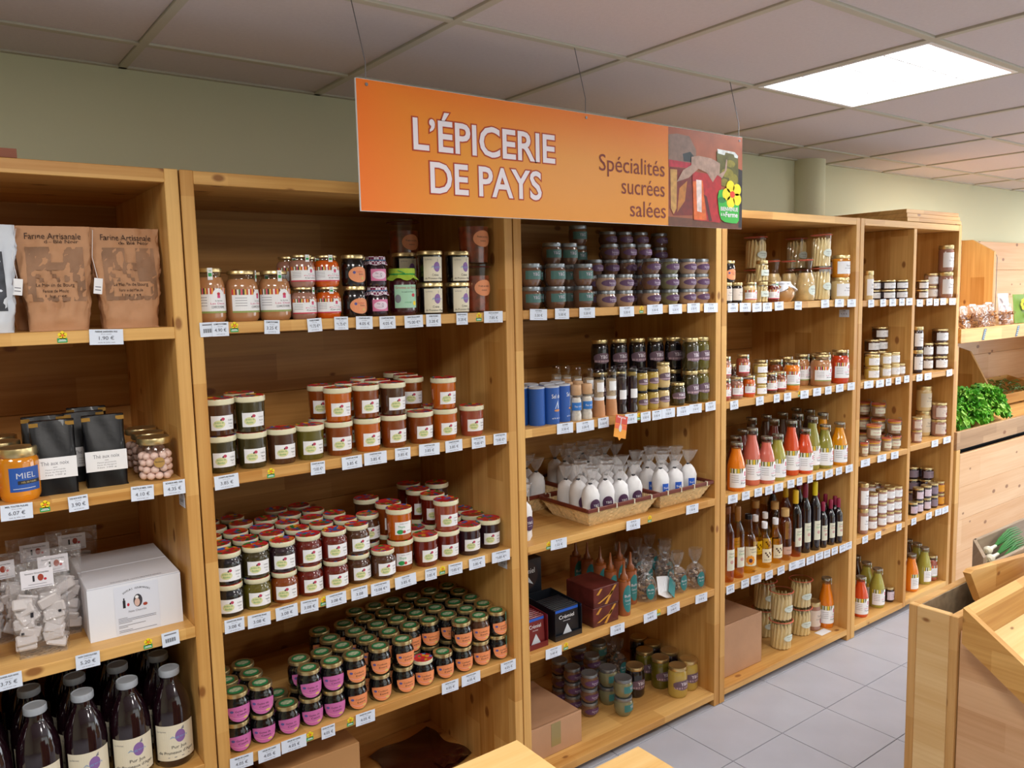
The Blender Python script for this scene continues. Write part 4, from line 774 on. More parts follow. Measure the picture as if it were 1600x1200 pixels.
BUILD=dict(tumbler=tumbler,rounded=rounded,facet=facet,compote=compote,prune=prune,gingham=gingham,oval=ovaljar,green=greencloth,big=bigglass,bulb=bulb,tall=talljar,duck=duckjar,tin=saltin,grinder=grinder,mill=mill,asp=asparagus,smallasp=smallasp,white=whitejar,soup=bottle_soup,juice=juice,wine=winebottle,oil=oilbottle,clip=clipjar,caramel=caramel,cello=cellobag,salt=saltbag,paper=paperball,honey=honey,candy=candyjar,tea=teabag,flour=flour,snack=snackbag)
PROTO={}; ITEMS=[]
def make(kind,v):
    key=(kind,v)
    if key in PROTO: return copy_tree(PROTO[key])
    o=BUILD[kind](v); PROTO[key]=o; index_kids(o); return o
def put(kind,v,bay,sh,row,u,y,h,look,cat='jar',n=1,rot=None,x=None,z=None,label=None,dx=0,lv0=0,nl=None,tiltx=0):
    """n alike items stacked upwards on the shelf; v may be a list bottom to top"""
    zz=(SH[bay][sh-1] if z is None else z)+.0004; xx=(x_at(u,y,zz+.04) if x is None else x)+dx
    for k in range(n):
        vv=v[min(k,len(v)-1)] if isinstance(v,list) else v; lk=look[min(k,len(look)-1)] if isinstance(look,list) else look
        o=make(kind,vv); jx,jy=random.uniform(-.0012,.0012),random.uniform(-.0012,.0012)
        o.location=(xx+jx*(k>0),y+jy*(k>0),zz+(k+lv0)*(h+.0006)); o.rotation_euler=(tiltx,0,(random.uniform(-.3,.12) if rot is None else (rot-.42 if bay>=3 and kind!='tin' else rot-.1)))
        ITEMS.append(dict(o=o,bay=bay,sh=sh,row=row,x=xx,k=k+lv0,n=nl or (n+lv0),look=lk,cat=cat,label=label,z=zz))
    return xx
# ================================================================ GOODS: where they stand
R=random.Random(11)
# ---- first bay
for u,y,k,sd,rw,hh in ((-31,.075,'white',1,1,0),(91,.080,'kraft',2,1,0),(202,.080,'kraft',3,1,0)):
    put('flour',(k,sd),1,1,1,u,y,.235,('grey printed white paper flour bag' if k=='white' else 'crumpled brown paper flour bag'),'flour bag',rot={1:.1,2:-.05,3:.12}[sd])
put('flour',('kraft',4),1,1,2,70,.24,.235,'crumpled brown paper flour bag behind','flour bag',rot=.1)
put('honey',('honey',),1,2,1,18,.062,.1,'orange honey jar with blue label','jar',rot=.0)
put('honey',('redpink',),1,2,1,-22,.08,.1,'honey jar with red label','jar',rot=.5)
put('honey',('honey',),1,2,2,6,.17,.1,'orange honey jar with blue label','jar',rot=.3); put('honey',('honey',),1,2,3,2,.27,.1,'orange honey jar','jar',rot=.3)
for u,y,rw,rt in ((87,.075,1,.0),(166,.085,1,.0),(73,.172,2,.05),(135,.185,2,.1),(140,.28,3,.0)): put('tea',(),1,2,rw,u,y,.17,'shiny black foil tea bag with white label','tea bag',rot=rt)
for u,y,rw in ((243,.06,1),(233,.15,2),(226,.24,3)): put('candy',(),1,2,rw,u,y,.1,'glass jar of pale pink round sweets','sweets jar',rot=.0)
for u,y,rw,h,wd,sd in ((66,.085,1,.215,.12,1),(90,.178,2,.215,.12,2),(6,.222,2,.21,.115,3),(62,.30,3,.22,.120,4),(118,.40,4,.20,.12,5)): put('snack',('packet',sd,h,wd),1,3,rw,u,y,h,'clear bag of small white packets','sweets bag',rot=R.uniform(-.12,.15))
for u,y,rw,h,wd,sd in ((-42,.09,1,.16,.105,6),(-64,.24,2,.18,.11,7)): put('snack',('cookie',sd,h,wd),1,3,rw,u,y,h,'clear bag of brown biscuit pieces','biscuit bag',rot=R.uniform(-.1,.1))
for rw in range(1,5):
    for i in range(6):
        if rw>1 and False: continue
        put('juice',(),1,4,rw,0,.075+.108*(rw-1),.245,'dark juice bottle with grey cap, cream plum label','juice bottle',x=-.084-.0985*i-.001*rw,rot=R.uniform(-.12,.12))
# ---- second bay
CP='#8FA05A'
put('compote',('compote',.134,.0345,('Les Deux','COMPOTE POMME'),CP,-.004),2,1,1,330,.05,.13,'tall apple compote jar, striped label','compote jar',rot=.0)
put('compote',('compote',.128,.0405,('Les Deux','COMPOTE POMME'),CP,.020),2,1,1,379,.055,.13,'wide compote jar, label back turned','compote jar',rot=.5)
put('compote',('compote',.128,.0405,('Les Deux','COMPOTE POMME'),CP,.006),2,1,1,430,.055,.13,'wide compote jar, striped label','compote jar',rot=.0)
put('compote',('compote',.128,.0405,('Les Deux','COMPOTE POMME'),CP,.006),2,1,2,413,.15,.13,'wide compote jar behind','compote jar',rot=.0)
SM=lambda c,s=.012:(c,.084,.0335,('Purée','Carotte'),'#D03050',s)
put('compote',[SM('rosec',.02),SM('rosec',.004)],2,1,1,474,.045,.084,'small pinkish puree jar with red band','puree jar',n=2,rot=.1)
put('compote',[SM('carrot',.0),SM('carrot',.002)],2,1,1,513,.045,.084,'small orange puree jar with red band','puree jar',n=2,rot=.0)
put('compote',[SM('rosec',.02),SM('rosec',.004)],2,1,2,452,.13,.084,'small pinkish puree jar behind','puree jar',n=2,rot=.1); put('compote',SM('carrot',.002),2,1,2,490,.13,.084,'small orange puree jar behind','puree jar',n=2,rot=.1)
put('oval',(),2,1,1,555,.045,.085,'dark jam jar with orange oval label','jam jar',n=2,rot=.12)
put('gingham',(),2,1,1,591,.045,.084,'pink-labelled jar under checked cloth','jam jar',n=2,rot=.0)
put('oval',(),2,1,2,560,.13,.085,'dark jam jar behind','jam jar',n=2,rot=.12)
put('green',(),2,1,1,628,.052,.13,'cherry jar under lime green cloth','cherry jar',rot=-.1)
for u in (672,715): put('prune',(),2,1,1,u,.043,.092,'plum cream jar with tall cream label','plum cream jar',n=2,rot=.0 if u==672 else .15)
for u in (634,):  put('prune',(),2,1,2,u,.15,.092,'plum cream jar with cream label','plum cream jar',n=2,rot=.1)
put('big',(),2,1,2,743,.088,.15,'large glass jar of dark fruit','fruit jar',n=2,rot=-.0,x=.895)
put('big',(),2,1,3,634,.30,.15,'large dark glass fruit jar at back','fruit jar',n=2,rot=.0)
W1,W2,W3,W4=('Confiture','Figues'),('Confiture','Prunes'),('Confiture','Abricot'),('Confiture','Fraise')
for u,cs,n in ((340,['olivedark','brown'],2),(390,['olivedark','olivedark'],2),(438,['brown'],1),(483,['olive'],1),(530,['amber','orange'],2),(574,['orange','amber'],2),(615,['amber','brown'],2),(657,['amber'],1),(695,['orange','orange'],2),(737,['redpink'],1)):
    put('tumbler',[(c,[W1,W2,W3,W4][i%4]) for i,c in enumerate(cs)],2,2,1,u,.055,.094,[{'olivedark':'dark green','brown':'dark brown','olive':'olive green','amber':'amber brown','orange':'bright orange','redpink':'reddish pink'}[c]+' jam jar with flowered lid' for c in cs],'jam jar',n=n,rot=R.uniform(-.1,.16))
for u,y,c,n,nm in ((378,.14,'brown',2,'dark brown'),(505,.145,'amber',2,'amber brown'),(547,.145,'orange',2,'bright orange'),(592,.145,'brown',2,'dark brown'),(652,.14,'amber',2,'amber brown'),(671,.14,'orange',1,'bright orange'),(636,.23,'brown',2,'dark brown'),(620,.32,'brown',2,'dark brown'),(570,.24,'amber',2,'amber brown')):
    put('tumbler',(c,W3),2,2,2 if y<.2 else (3 if y<.3 else 4),u,y,.094,nm+' jam jar with flowered lid','jam jar',n=n)
cols=[(350,['dark','dark']),(395,['olive','olivedark']),(435,['amber','purple']),(475,['redb','redb']),(511,['redb','redb']),(545,['brown','brown'])]
cn={'dark':'blackish','olive':'olive green','olivedark':'dark green','amber':'amber','purple':'dark purple','redb':'dark red','brown':'dark brown','redpink':'reddish','orange':'orange'}
xs=[]
for u,cs in cols:
    xs.append(put('rounded',[(c,[W1,W2][i]) for i,c in enumerate(cs)],2,3,1,u,.05,.084,[cn[c]+' jam jar with flowered lid' for c in cs],'jam jar',n=2,rot=R.uniform(-.1,.18)))
for rw in range(2,6):
    for i,x in enumerate(xs):
        if (rw==5 and i in(0,3)) or (rw==4 and i==0): continue
        c=['dark','olivedark','purple','redb','redb','brown'][i]
        put('rounded',(c,W1),2,3,rw,0,.05+.079*(rw-1),.084,cn[c]+' jam jar with flowered lid','jam jar',n=2,x=x+R.uniform(-.003,.003)-.004*rw+.004)
put('rounded',('brown',W3),2,3,1,582,.05,.084,'dark brown jam jar with flowered lid','jam jar',rot=.1)
put('rounded',('brown',W3),2,3,2,575,.135,.084,'dark brown jam jar with flowered lid','jam jar',n=2,rot=.1)
put('tumbler',[('amber','tom'),('orange','tom')],2,3,1,619,.055,.094,['amber jelly jar with green herb label','orange jelly jar with green herb label'],'jelly jar',n=2,rot=.0)
put('tumbler',('redb',W4),2,3,1,658,.055,.094,'dark red jam jar with flowered lid','jam jar',rot=.15)
put('tumbler',[('redb',W2),('redpink',W1)],2,3,1,694,.055,.094,['dark red jam jar with flowered lid','reddish jam jar with flowered lid'],'jam jar',n=2,rot=-.1)
put('tumbler',('purple',W2),2,3,1,731,.055,.094,'dark purple jam jar with flowered lid','jam jar',rot=.0); put('tumbler',('purple',W1),2,3,1,767,.07,.094,'dark purple jam jar with flowered lid','jam jar',rot=-.1)
for u,y,c,n in ((600,.14,'amber',2),(645,.14,'redb',1),(672,.145,'redb',2),(655,.23,'redb',2),(640,.32,'redb',2),(702,.17,'dark',1),(706,.25,'purple',2),(738,.15,'purple',1),(575,.24,'brown',2),(728,.24,'purple',1)):
    put('tumbler',(c,W2),2,3,2 if y<.2 else (3 if y<.3 else 4),u,y,.094,cn[c]+' jam jar with flowered lid','jam jar',n=n)
PK,OR='#C86AA8','#E8905C'
fc=[(372,PK,2),(411,PK,2),(448,PK,1),(483,PK,2),(520,PK,2),(555,OR,2),(594,OR,2),(630,OR,2),(661,OR,1),(692,OR,1),(722,OR,2),(751,OR,2),(782,OR,2)]
fx=[]
for i,(u,lc,n) in enumerate(fc):
    nm='pink-labelled' if lc==PK else 'orange-labelled'
    v=[('black',lc,'gold')]*2
    if i==8: v=[('black',lc,'flower')]
    if i==12: v=[('black',lc,'seal')]*2
    if i==11: v=[('brown',lc,'gold')]*2
    fx.append(put('facet',v,2,4,1,u,.047,.080,nm+(' black jar with flowered lid' if i==8 else ' black preserve jar'),'preserve jar',n=n,rot=R.uniform(-.15,.2)))
for rw in range(2,6):
    for i,x in enumerate(fx):
        n=2
        if i<2: ok=rw<=3+(i==1)*0
        elif i==2: ok=rw==2; n=1
        elif i<5: ok=rw<=2
        elif i<7: ok=rw<=4
        else: ok=rw<=5
        if not ok: continue
        lc=fc[i][1]; put('facet',('black',lc,'gold'),2,4,rw,0,.047+.0735*(rw-1),.080,('pink' if lc==PK else 'orange')+'-labelled black preserve jar','preserve jar',n=n,x=x+R.uniform(-.002,.002)-.003*(rw-1))
# ---- third bay
TL,PU='#44706C','#5A3A60'
tx=[]
for u in (829,868,911): tx.append(put('tall',('pate',TL,.074,.0345),3,1,1,u,.05,.074,'tall pate jar with teal label','pate jar',n=2,rot=.2))
put('tall',('pate',TL,.074,.0345),3,1,2,862,.135,.074,'tall pate jar with teal label','pate jar',n=3,rot=.1)
put('tall',('pate',TL,.074,.0345),3,1,2,889,.135,.074,'tall pate jar with teal label','pate jar',n=3,rot=.1)
put('tall',('pate',TL,.074,.0345),3,1,3,905,.24,.074,'tall pate jar with dark label','pate jar',n=4,rot=.1); put('tall',('brown',TL,.074,.0345),3,1,2,835,.15,.074,'tall pate jar with dark label','pate jar',n=2)
B1=lambda c:(c,PU,.056,.0355)
for u,n,cs in ((947,2,['patelight','patelight']),(975,2,['patelight','patelight']),(1017,3,['patelight','pate','pate']),(1046,3,['rilletgreen']*3),(1073,3,['patelight']*3),(1099,3,['patelight']*3)):
    put('bulb',[B1(c) for c in cs],3,1,1,u,.047,.056,'squat purple-labelled pate jar','pate jar',n=n,rot=.25)
for u,y,n in ((998,.135,4),(977,.145,4),(955,.16,4),(935,.17,3),(1035,.14,3),(1062,.14,3)): put('bulb',B1('pate'),3,1,2,u,y,.056,'squat purple-labelled pate jar','pate jar',n=n)
for u,y,n in ((1030,.26,5),(1000,.25,5),(975,.26,5),(950,.27,5)): put('bulb',B1('pate'),3,1,3,u,y,.056,'squat dark-labelled pate jar','pate jar',n=n)
for u,y,rw,k in ((854,.045,1,'front'),(880,.052,1,'front'),(836,.06,1,'back'),(824,.075,1,'back'),(852,.115,2,'back'),(872,.12,2,'back'),(833,.135,2,'back')): put('tin',(k,),3,2,rw,u,y,.128,'blue cardboard salt tube','salt tube',rot={854:.1,880:.6}.get(u,1.2))
for u,y,rw in ((899,.035,1),(917,.035,1),(886,.12,2),(903,.12,2),(869,.2,3),(886,.2,3)): put('grinder',(),3,2,rw,u,y,.122,'salt grinder with wooden cap','salt grinder',rot=.3)
for u,y,rw,k in ((936,.036,1,'tan'),(955,.036,1,'tan'),(920,.12,2,'tan'),(901,.19,3,'tan'),(885,.25,4,'tan'),(870,.3,5,'tan'),(971,.036,1,'purple'),(988,.036,1,'purple'),(957,.11,2,'purple'),(973,.11,2,'purple')): put('mill',(k,),3,2,rw,u,y,.165,'pepper mill of tan spice' if k=='tan' else 'glass spice mill, purple salt','spice mill',rot=.0)
MU=('mustard',.074,.0215,0)
for u in (1003,1020): put('duck',MU,3,2,1,u,.033,.074,'small mustard jar, black lid','mustard jar',n=2,rot=.2)
for u in (990,1006): put('duck',MU,3,2,2,u,.09,.074,'small mustard jar, black lid','mustard jar',n=2,rot=.2)
put('duck',('cream',.076,.024,0),3,2,1,1036,.035,.076,'small cream mustard jar, black lid','mustard jar',rot=.2); put('duck',('cream',.092,.026,1),3,2,1,1036,.035,.0,'cream mustard jar, gold lid, on top','mustard jar',rot=.2,z=SH[3][1]+.077)
put('duck',('olivedark',.086,.030,1),3,2,1,1058,.042,.086,'dark green duck jar with gold lid','duck jar',rot=.1)
put('duck',('olivedark',.126,.032,1),3,2,1,1081,.045,.126,'tall dark olive duck jar','duck jar',n=2,rot=.3); put('duck',('olive',.126,.031,1),3,2,1,1103,.045,.126,'tall olive duck jar','duck jar',n=2,rot=.3)
for u,y in ((1052,.13),(1024,.17),(996,.20),(967,.23),(938,.26)): put('duck',('dark',.126,.034,1),3,2,2,u,y,.126,'tall dark duck jar','duck jar',n=2,rot=.1)
# woven baskets of salt bags
WEAVE=mat('basket_weave','#DFC08C',.65,var=.25,vscale=90); RIMB=mat('basket_rim_brown','#6A2C1C',.45); CLIPM=mat('basket_binding','#D8D2BC',.5)
def basket(x0,x1,y0,y1,z,h,label):
    o=empty('woven_basket',((x0+x1)/2,(y0+y1)/2,z+.0005)); tag(o,label,'basket','woven salt baskets'); hx,hy=(x1-x0)/2,(y1-y0)/2; fl=.035
    def wall(ax,sg):
        def fn(u,t):
            e=1+0*t; a=(u*2-1); k=int(u*44); j=int(t*9); off=.0016*(1 if (k+j)%2 else -1)*(0<t<1)
            if ax=='y': return (a*(hx-fl*(1-t)),sg*(hy-fl*(1-t)+off),h*t)
            return (sg*(hx-fl*(1-t)+off),a*(hy-fl*(1-t)),h*t)
        b=MB(); b.grid(fn,44,9,WEAVE,False); b.obj('woven_side',o,fix=False)
    for ax in 'xy':
        for sg_ in (-1,1): wall(ax,sg_)
    b=MB(); b.box(-hx+fl,hx-fl,-hy+fl,hy-fl,0,.003,WEAVE); b.obj('base',o)
    b=MB(); q=.004
    b.box(-hx-q,hx+q,-hy-q,-hy+q,h-.007,h+.007,RIMB,bev=.002); b.box(-hx-q,hx+q,hy-q,hy+q,h-.007,h+.007,RIMB,bev=.002); b.box(-hx-q,-hx+q,-hy+q,hy-q,h-.007,h+.007,RIMB,bev=.002); b.box(hx-q,hx+q,-hy+q,hy-q,h-.007,h+.007,RIMB,bev=.002); b.obj('rim',o)
    for k in range(4):
        for s_ in (-1,1):
            b=MB(); x=-hx*.75+hx*.5*k; b.box(x-.0025,x+.0025,s_*hy-q-.001,s_*hy+q+.001,h-.009,h+.009,CLIPM); b.obj('binding',o)
    return o
Z33=SH[3][2]
basket(1.29,1.645,.008,.275,Z33,.066,'woven basket of plum-labelled salt bags, nearest left on the third shelf'); basket(1.652,1.95,.008,.275,Z33,.066,'woven basket of blue-labelled salt bags, right end of third shelf'); basket(1.12,1.45,.29,.545,Z33,.066,'woven basket of salt bags at the back left of the shelf')
basket(1.46,1.90,.29,.545,Z33,.066,'woven basket of salt bags at the back right of the shelf')
bz=Z33+.004
q=0
for r_,y in ((1,.072),(2,.1405),(3,.209)):
    for i in range(4):
        q+=1; put('salt',('oval' if r_<3 else 'plain',q%3,.185+.008*(q%3)),3,3,r_,0,y,.18,'salt bag with plum oval label' if r_<3 else 'plain white salt bag','salt bag',x=1.360+.0715*i,z=bz,rot=R.uniform(-.2,.5),tiltx=R.uniform(-.03,.02))
    for i in range(3):
        q+=1; put('salt',('blue',q%3,.185+.006*(q%3)),3,3,r_,0,y,.18,'white salt bag with blue label','salt bag',x=1.722+.079*i,z=bz,rot=R.uniform(-.3,.1),tiltx=R.uniform(-.03,.02))
for r_,y in ((4,.358),(5,.419),(6,.479)):
    for i in range(8):
        if i==3: continue
        q+=1; put('salt',('plain',q%3,.19),3,3,r_,0,y,.18,'plain white salt bag in back basket','salt bag',x=1.190+.0745*i+(.046 if i>3 else 0),z=bz+.003*(r_-3),rot=R.uniform(-.3,.3))
put('salt',('oval',1,.19),3,3,1,0,.075,.18,'white salt bag standing alone beside left upright','salt bag',x=1.055,rot=.3)
# chocolate
CHR=mat('chocolate_red_card','#6E1A1E',.35,coat=.4); CHB=mat('chocolate_black_card','#12151C',.35,coat=.4); STAR=mat('star_silver','#C6CCD4',.4); CBL=mat('chocolate_blue_band','#1E56B8',.4)
def choc_box(x,w,m,bars,label,lb,zs=SH[3][3]):
    z=zs+.0004; d=.17; h=.118; o=empty('display_box',(x,.022,z)); tag(o,label,'display box','chocolate display boxes'); b=MB(); t=.002
    b.box(-w/2,w/2,0,d,0,t,m); b.box(-w/2,w/2,d-t,d,t,h,m)
    for s_ in (-1,1): b.prism([(0,t),(d-t,t),(d-t,h),(0,h*.92)],'x',s_*w/2-(t if s_>0 else 0),s_*w/2+(0 if s_>0 else t),m)
    b.box(-w/2+t,w/2-t,0,t,t,h*.16,m); b.obj('carton',o)
    me=MB(); bw=w-.012; me.box(-bw/2,bw/2,-.0035,.0035,0,.104,m,bev=.001); bm_=me.mesh('wrapper')
    p=Print(None,y=-.0036,zc=0); p.rect(-bw/2+.001,bw/2-.001,.090,.0995,CBL); p.layer=1; p.poly([(-.020,.012),(.020,.012),(.002,.046)],STAR); p.text('Crémiel',.0,.066,.013,WHITE,w=bw*.62); p.text('chocolat',0,.056,.004,WHITE,w=bw*.3); pm=p.mesh('wrapper_print',fix=False)
    for i in range(bars):
        r_=empty('chocolate_bar',(x+R.uniform(-.001,.001),.022+.012+i*.0125,z+.0032)); r_.rotation_euler=(-.06,0,0)
        tag(r_,f'{lb} chocolate bar, {ORD[i+1]} from the front in its display box','chocolate bar','chocolate bars in the display boxes')
        for nm_,m_ in (('wrapper',bm_),('wrapper_print',pm)): c=bpy.data.objects.new(nm_,m_); COL.objects.link(c); c.parent=r_
xr=1.07
choc_box(1.066,.092,CHR,9,'red display box of red chocolate bars by the left upright','red'); choc_box(1.205,.122,CHB,9,'black display box of blue-banded black chocolate bars','black')
b=MB(); o=empty('chocolate_gift_box',(1.172,.235,SH[3][3]+.0005)); tag(o,'tall black gift box with silver star behind the chocolate display boxes','gift box'); b.box(-.07,.07,-.02,.02,0,.235,CHB,bev=.002); b.obj('carton',o)
p=Print(None,y=-.02,zc=.175,step=.0005); p.ell(0,0,.052,.052,mat('print_dark_brown','#2C1A16',.5)); p.layer=1; p.text('Crémiel',0,.008,.020,WHITE,w=.075); p.poly([(-.03,-.035),(0,-.02),(.03,-.035),(.012,-.01),(0,.005),(-.012,-.01)],STAR); p.obj('print',o)
GB=mat('gift_wrap_brown','#5A2420',.35,coat=.3,var=.5,vscale=25); GG=mat('ribbon_golden','#C8923A',.35)
for k,(x,w_) in enumerate(((1.385,.125),(1.385,.125))):
    o=empty('chocolate_box',(x+.003*k,.085,SH[3][3]+.0005+k*.071)); tag(o,('lower','upper')[k]+' of two stacked brown and gold patterned chocolate boxes','chocolate box','brown chocolate boxes')
    b=MB(); b.box(-w_/2,w_/2,-.06,.09,0,.070,GB,bev=.002); b.obj('carton',o); p=Print(None,y=-.06,zc=.035)
    for q_ in ((-.045,-.02,.02,.0),(-.01,-.03,.035,.012),(.01,.0,.05,.03),(-.05,.012,-.02,.03)): p.poly([(q_[0],q_[1]),(q_[0]+.012,q_[1]-.002),(q_[2],q_[3]),(q_[2]-.01,q_[3]+.001)],GG)
    p.obj('gold_pattern',o)
for u,y,rw in ((975,.05,1),(991,.11,1),(954,.16,2),(938,.24,2),(918,.31,3),(900,.37,3),(968,.23,2)): put('caramel',(),3,4,rw,u,y,.20,'caramel sauce bottle with teal oval label','caramel bottle',rot=.1)
for u,y,rw,s in ((1004,.10,1,1),(1069,.085,1,2),(1093,.075,1,3),(1040,.19,2,4),(1010,.22,2,5),(1070,.20,2,1),(985,.30,3,2),(1020,.31,3,3),(1050,.31,3,4)): put('cello',('c',s),3,4,rw,u,y,.16,'cellophane sweet bag with teal label','sweet bag',rot=R.uniform(-.2,.4))
o=empty('leaflet_fan',(x_at(1039,.05,.5),.044,SH[3][3]+.0008)); tag(o,'fan of white and teal leaflets leaning between the sweet bags','leaflets'); o.rotation_euler=(0,0,-.35)
TEAL=MATS['label_teal']
for i in range(9):
    b=MB(); T=Matrix.Rotation(.5+.045*i,4,'Y')@Matrix.Rotation(-.9,4,'X'); b.box(-.02,.02,0,.0012,-.0+.0,.085,WHITE,Matrix.Translation((.004*i-.015,.0012*i,.016))@T); b.obj('leaflet',o)
b=MB(); T=Matrix.Translation((.02,-.004,.018))@Matrix.Rotation(.88,4,'Y')@Matrix.Rotation(-.9,4,'X'); b.box(-.020,.020,-.0012,0,.002,.084,TEAL,T); b.obj('teal_leaflet',o)
# leaflet hanging on the shelf edge
o=empty('hanging_card',(x_at(966,-.012,1.25),-.030,1.262)); tag(o,'tilted orange and red card hanging from the second shelf edge','card'); o.rotation_euler=(-.12,.28,0)
b=MB(); OC=mat('card_orange','#E89A2C',.45); b.prism([(-.030,-.078),(-.008,-.078),(0,-.088),(.008,-.078),(.030,-.078),(.030,.0),(-.030,.0)],'y',-.0005,.0005,OC); b.obj('card',o)
p=Print(None,y=-.0006,zc=0); p.rect(-.029,.029,-.03,-.001,mat('card_red','#C8402C',.45)); p.rect(-.029,.029,-.048,-.032,mat('card_tomato','#E0602C',.45)); p.layer=1; p.ell(-.002,-.045,.007,.013,mat('card_spoon','#C8CCD0',.4)); p.rect(-.004,.0,-.035,-.008,MATS['card_spoon']); p.text('Recette',0,-.010,.008,WHITE,w=.04); p.obj('print',o)
# bottom shelf of the third bay
def carton(name,x0,x1,y0,y1,z,h,m,label,rz=0,flap=True,tape=True):
    o=empty(name,((x0+x1)/2,(y0+y1)/2,z+.0005),rz); tag(o,label,'cardboard box'); hx,hy=(x1-x0)/2,(y1-y0)/2; b=MB(); b.box(-hx,hx,-hy,hy,0,h,m,bev=.002); b.obj('carton',o)
    if flap:
        b=MB(); T=Matrix.Translation((-hx,-hy,h+.001))@Matrix.Rotation(-.30,4,'X'); b.box(.002,2*hx-.002,0,hy*.96,0,.003,m,T); b.obj('flap',o)
        b=MB(); T=Matrix.Translation((-hx,hy,h+.001))@Matrix.Rotation(.10,4,'X'); b.box(.002,2*hx-.002,-hy*.96,0,0,.003,m,T); b.obj('flap',o)
    if tape:
        b=MB(); b.box(-.022,.022,-hy-.0008,-hy-.0001,h*.25,h-.003,mat('parcel_tape','#9A8A5A',.3,coat=.4)); b.obj('tape',o)
    return o
c=carton('cardboard_box',1.06,1.305,.075,.36,SH[3][4],.118,CARD,'open brown cardboard box with tape on the bottom shelf of third bay'.replace('third bay','the third bay'))
p=MB(); p.box(.03,.10,-.12,-.05,.1235,.1242,WHITE,T=None); 
tl=lambda c,s:(c,s,.074,.0345)
for u,y,n,rw in ((921,.20,3,1),(895,.28,3,2),(875,.36,3,3),(925,.31,3,2),(905,.40,3,3)): put('bulb',('pate' if True else '',PU,.056,.0355),3,5,rw,u,y,.056,'squat purple-labelled pate jar','pate jar',n=n,rot=.2)
for u,y,n,rw in ((974,.12,2,1),(950,.22,2,1),(935,.42,2,3)): put('tall',('rilletgreen','#3A7A7A',.074,.037),3,5,rw,u,y,.074,'tall jar with teal label','pate jar',n=n,rot=.6)
for u,y,c,rw in ((1061,.09,'mustard',1),(1090,.10,'mustard',1),(1037,.19,'olive',2),(992,.20,'dark',2),(1010,.28,'olive',3),(1068,.20,'dark',2),(1045,.30,'dark',3),(1015,.38,'dark',4)): put('duck',(c,.125,.0395,1),3,5,rw,u,y,.125,{'mustard':'tall yellow-green duck jar','olive':'tall olive duck jar','dark':'tall dark duck jar'}[c],'duck jar',rot=.3)
for u,y,s in ((965,.36,2),(952,.44,5)): put('cello',('c',s),3,5,4,u,y,.16,'cellophane bag behind the jars','sweet bag',rot=.2)
# ---- fourth bay
put('white',('dark',.084,.027,'#E0D4C8'),4,1,1,1137,.04,.084,'small dark jar with cream label','preserve jar',rot=.3,x=2.06); put('white',('dark',.084,.027,'#E0D4C8'),4,1,1,1153,.04,.084,'small dark jar with cream label','preserve jar',rot=.3,x=2.125)
put('oval',(),4,1,1,1148,.06,.085,'dark jar with oval label, on top','preserve jar',rot=.2,x=2.095,z=SH[4][0]+.0855)
put('smallasp',(),4,1,1,1190,.045,.086,'small jar of white asparagus tips','asparagus jar',n=2,rot=.3)
put('compote',('cream',.084,.029,('Les Deux','Pomme'),'#D03050',.01),4,1,1,1171,.045,.084,'small pale jar with red band','puree jar',rot=.2)
put('compote',('redb',.084,.025,('Les Deux','Fraise'),'#D03050',.004),4,1,1,1208,.045,.084,'small red-banded jar','puree jar',rot=.0)
put('paper',(),4,1,1,1232,.062,.085,'round terrine jar under crumpled white paper','terrine jar',x=2.475)
put('asp',(.185,.041,'carafe'),4,1,1,1258,.055,.19,'waisted glass jar of pale beans','bean jar',rot=.3)
put('asp',(.185,.041,'carafe'),4,1,2,1232,.16,.19,'waisted glass jar of pale beans','bean jar',rot=.3); put('asp',(.185,.041,'carafe'),4,1,2,1207,.17,.19,'waisted glass jar of pale beans','bean jar',rot=.3)
put('asp',(.148,.045,'straight'),4,1,1,1282,.075,.148,'tall glass jar of white asparagus','asparagus jar',n=2,rot=.2); put('asp',(.148,.05,'straight'),4,1,3,1246,.27,.148,'tall glass jar of white asparagus','asparagus jar',n=2,rot=.2); put('asp',(.148,.05,'straight'),4,1,3,1180,.28,.148,'tall glass jar of white asparagus','asparagus jar',n=2,rot=.2)
put('white',[('cream',.100,.040),('honey',.100,.040)],4,1,1,1320,.05,.100,['pale jar with white label','golden jar with white label'],'preserve jar',n=2,rot=.2); put('white',('amber',.100,.040),4,1,2,1303,.14,.100,'amber jar with white label','preserve jar',n=2,rot=.2)
S4=lambda c,h=.088,r=.0265,t='Pêche':(c,h,r,('Les Deux',t),'#D03050',.006)
put('compote',[S4('redpink'),S4('rosec')],4,2,1,1138,.04,.088,'small striped-label puree jar','puree jar',n=2,rot=.3,x=2.058)
put('compote',S4('rosec'),4,2,1,1155,.04,.088,'small striped-label puree jar','puree jar',rot=.3,x=2.135); put('compote',S4('carrot'),4,2,1,1174,.04,.088,'small orange striped-label jar','puree jar',rot=.3,x=2.215)
put('compote',S4('redpink'),4,2,1,1165,.04,.088,'small striped-label puree jar on top','puree jar',rot=.3,x=2.175,z=SH[4][1]+.0895)
put('white',('mustard',.044,.0285),4,2,1,1191,.042,.044,'flat gold-lidded tin-like jar','pate jar',n=3,rot=.3,x=2.292)
put('compote',S4('brown'),4,2,1,1207,.045,.088,'small dark striped-label jar','puree jar',rot=.3,x=2.372); put('compote',S4('amber'),4,2,1,1221,.045,.088,'small amber striped-label jar','puree jar',rot=.3,x=2.436)
put('compote',('amber',.132,.034,('Les Deux','Soupe'),CP,.008),4,2,2,1209,.12,.13,'amber compote jar behind','compote jar',rot=.2)
put('compote',('souporange',.132,.034,('Les Deux','Soupe'),CP,.012),4,2,1,1237,.05,.13,'orange compote jar','compote jar',rot=.2)
put('compote',('compote',.142,.036,('Les Deux','Pomme'),CP,.012),4,2,1,1257,.11,.13,'brown compote jar set back','compote jar',rot=.2)
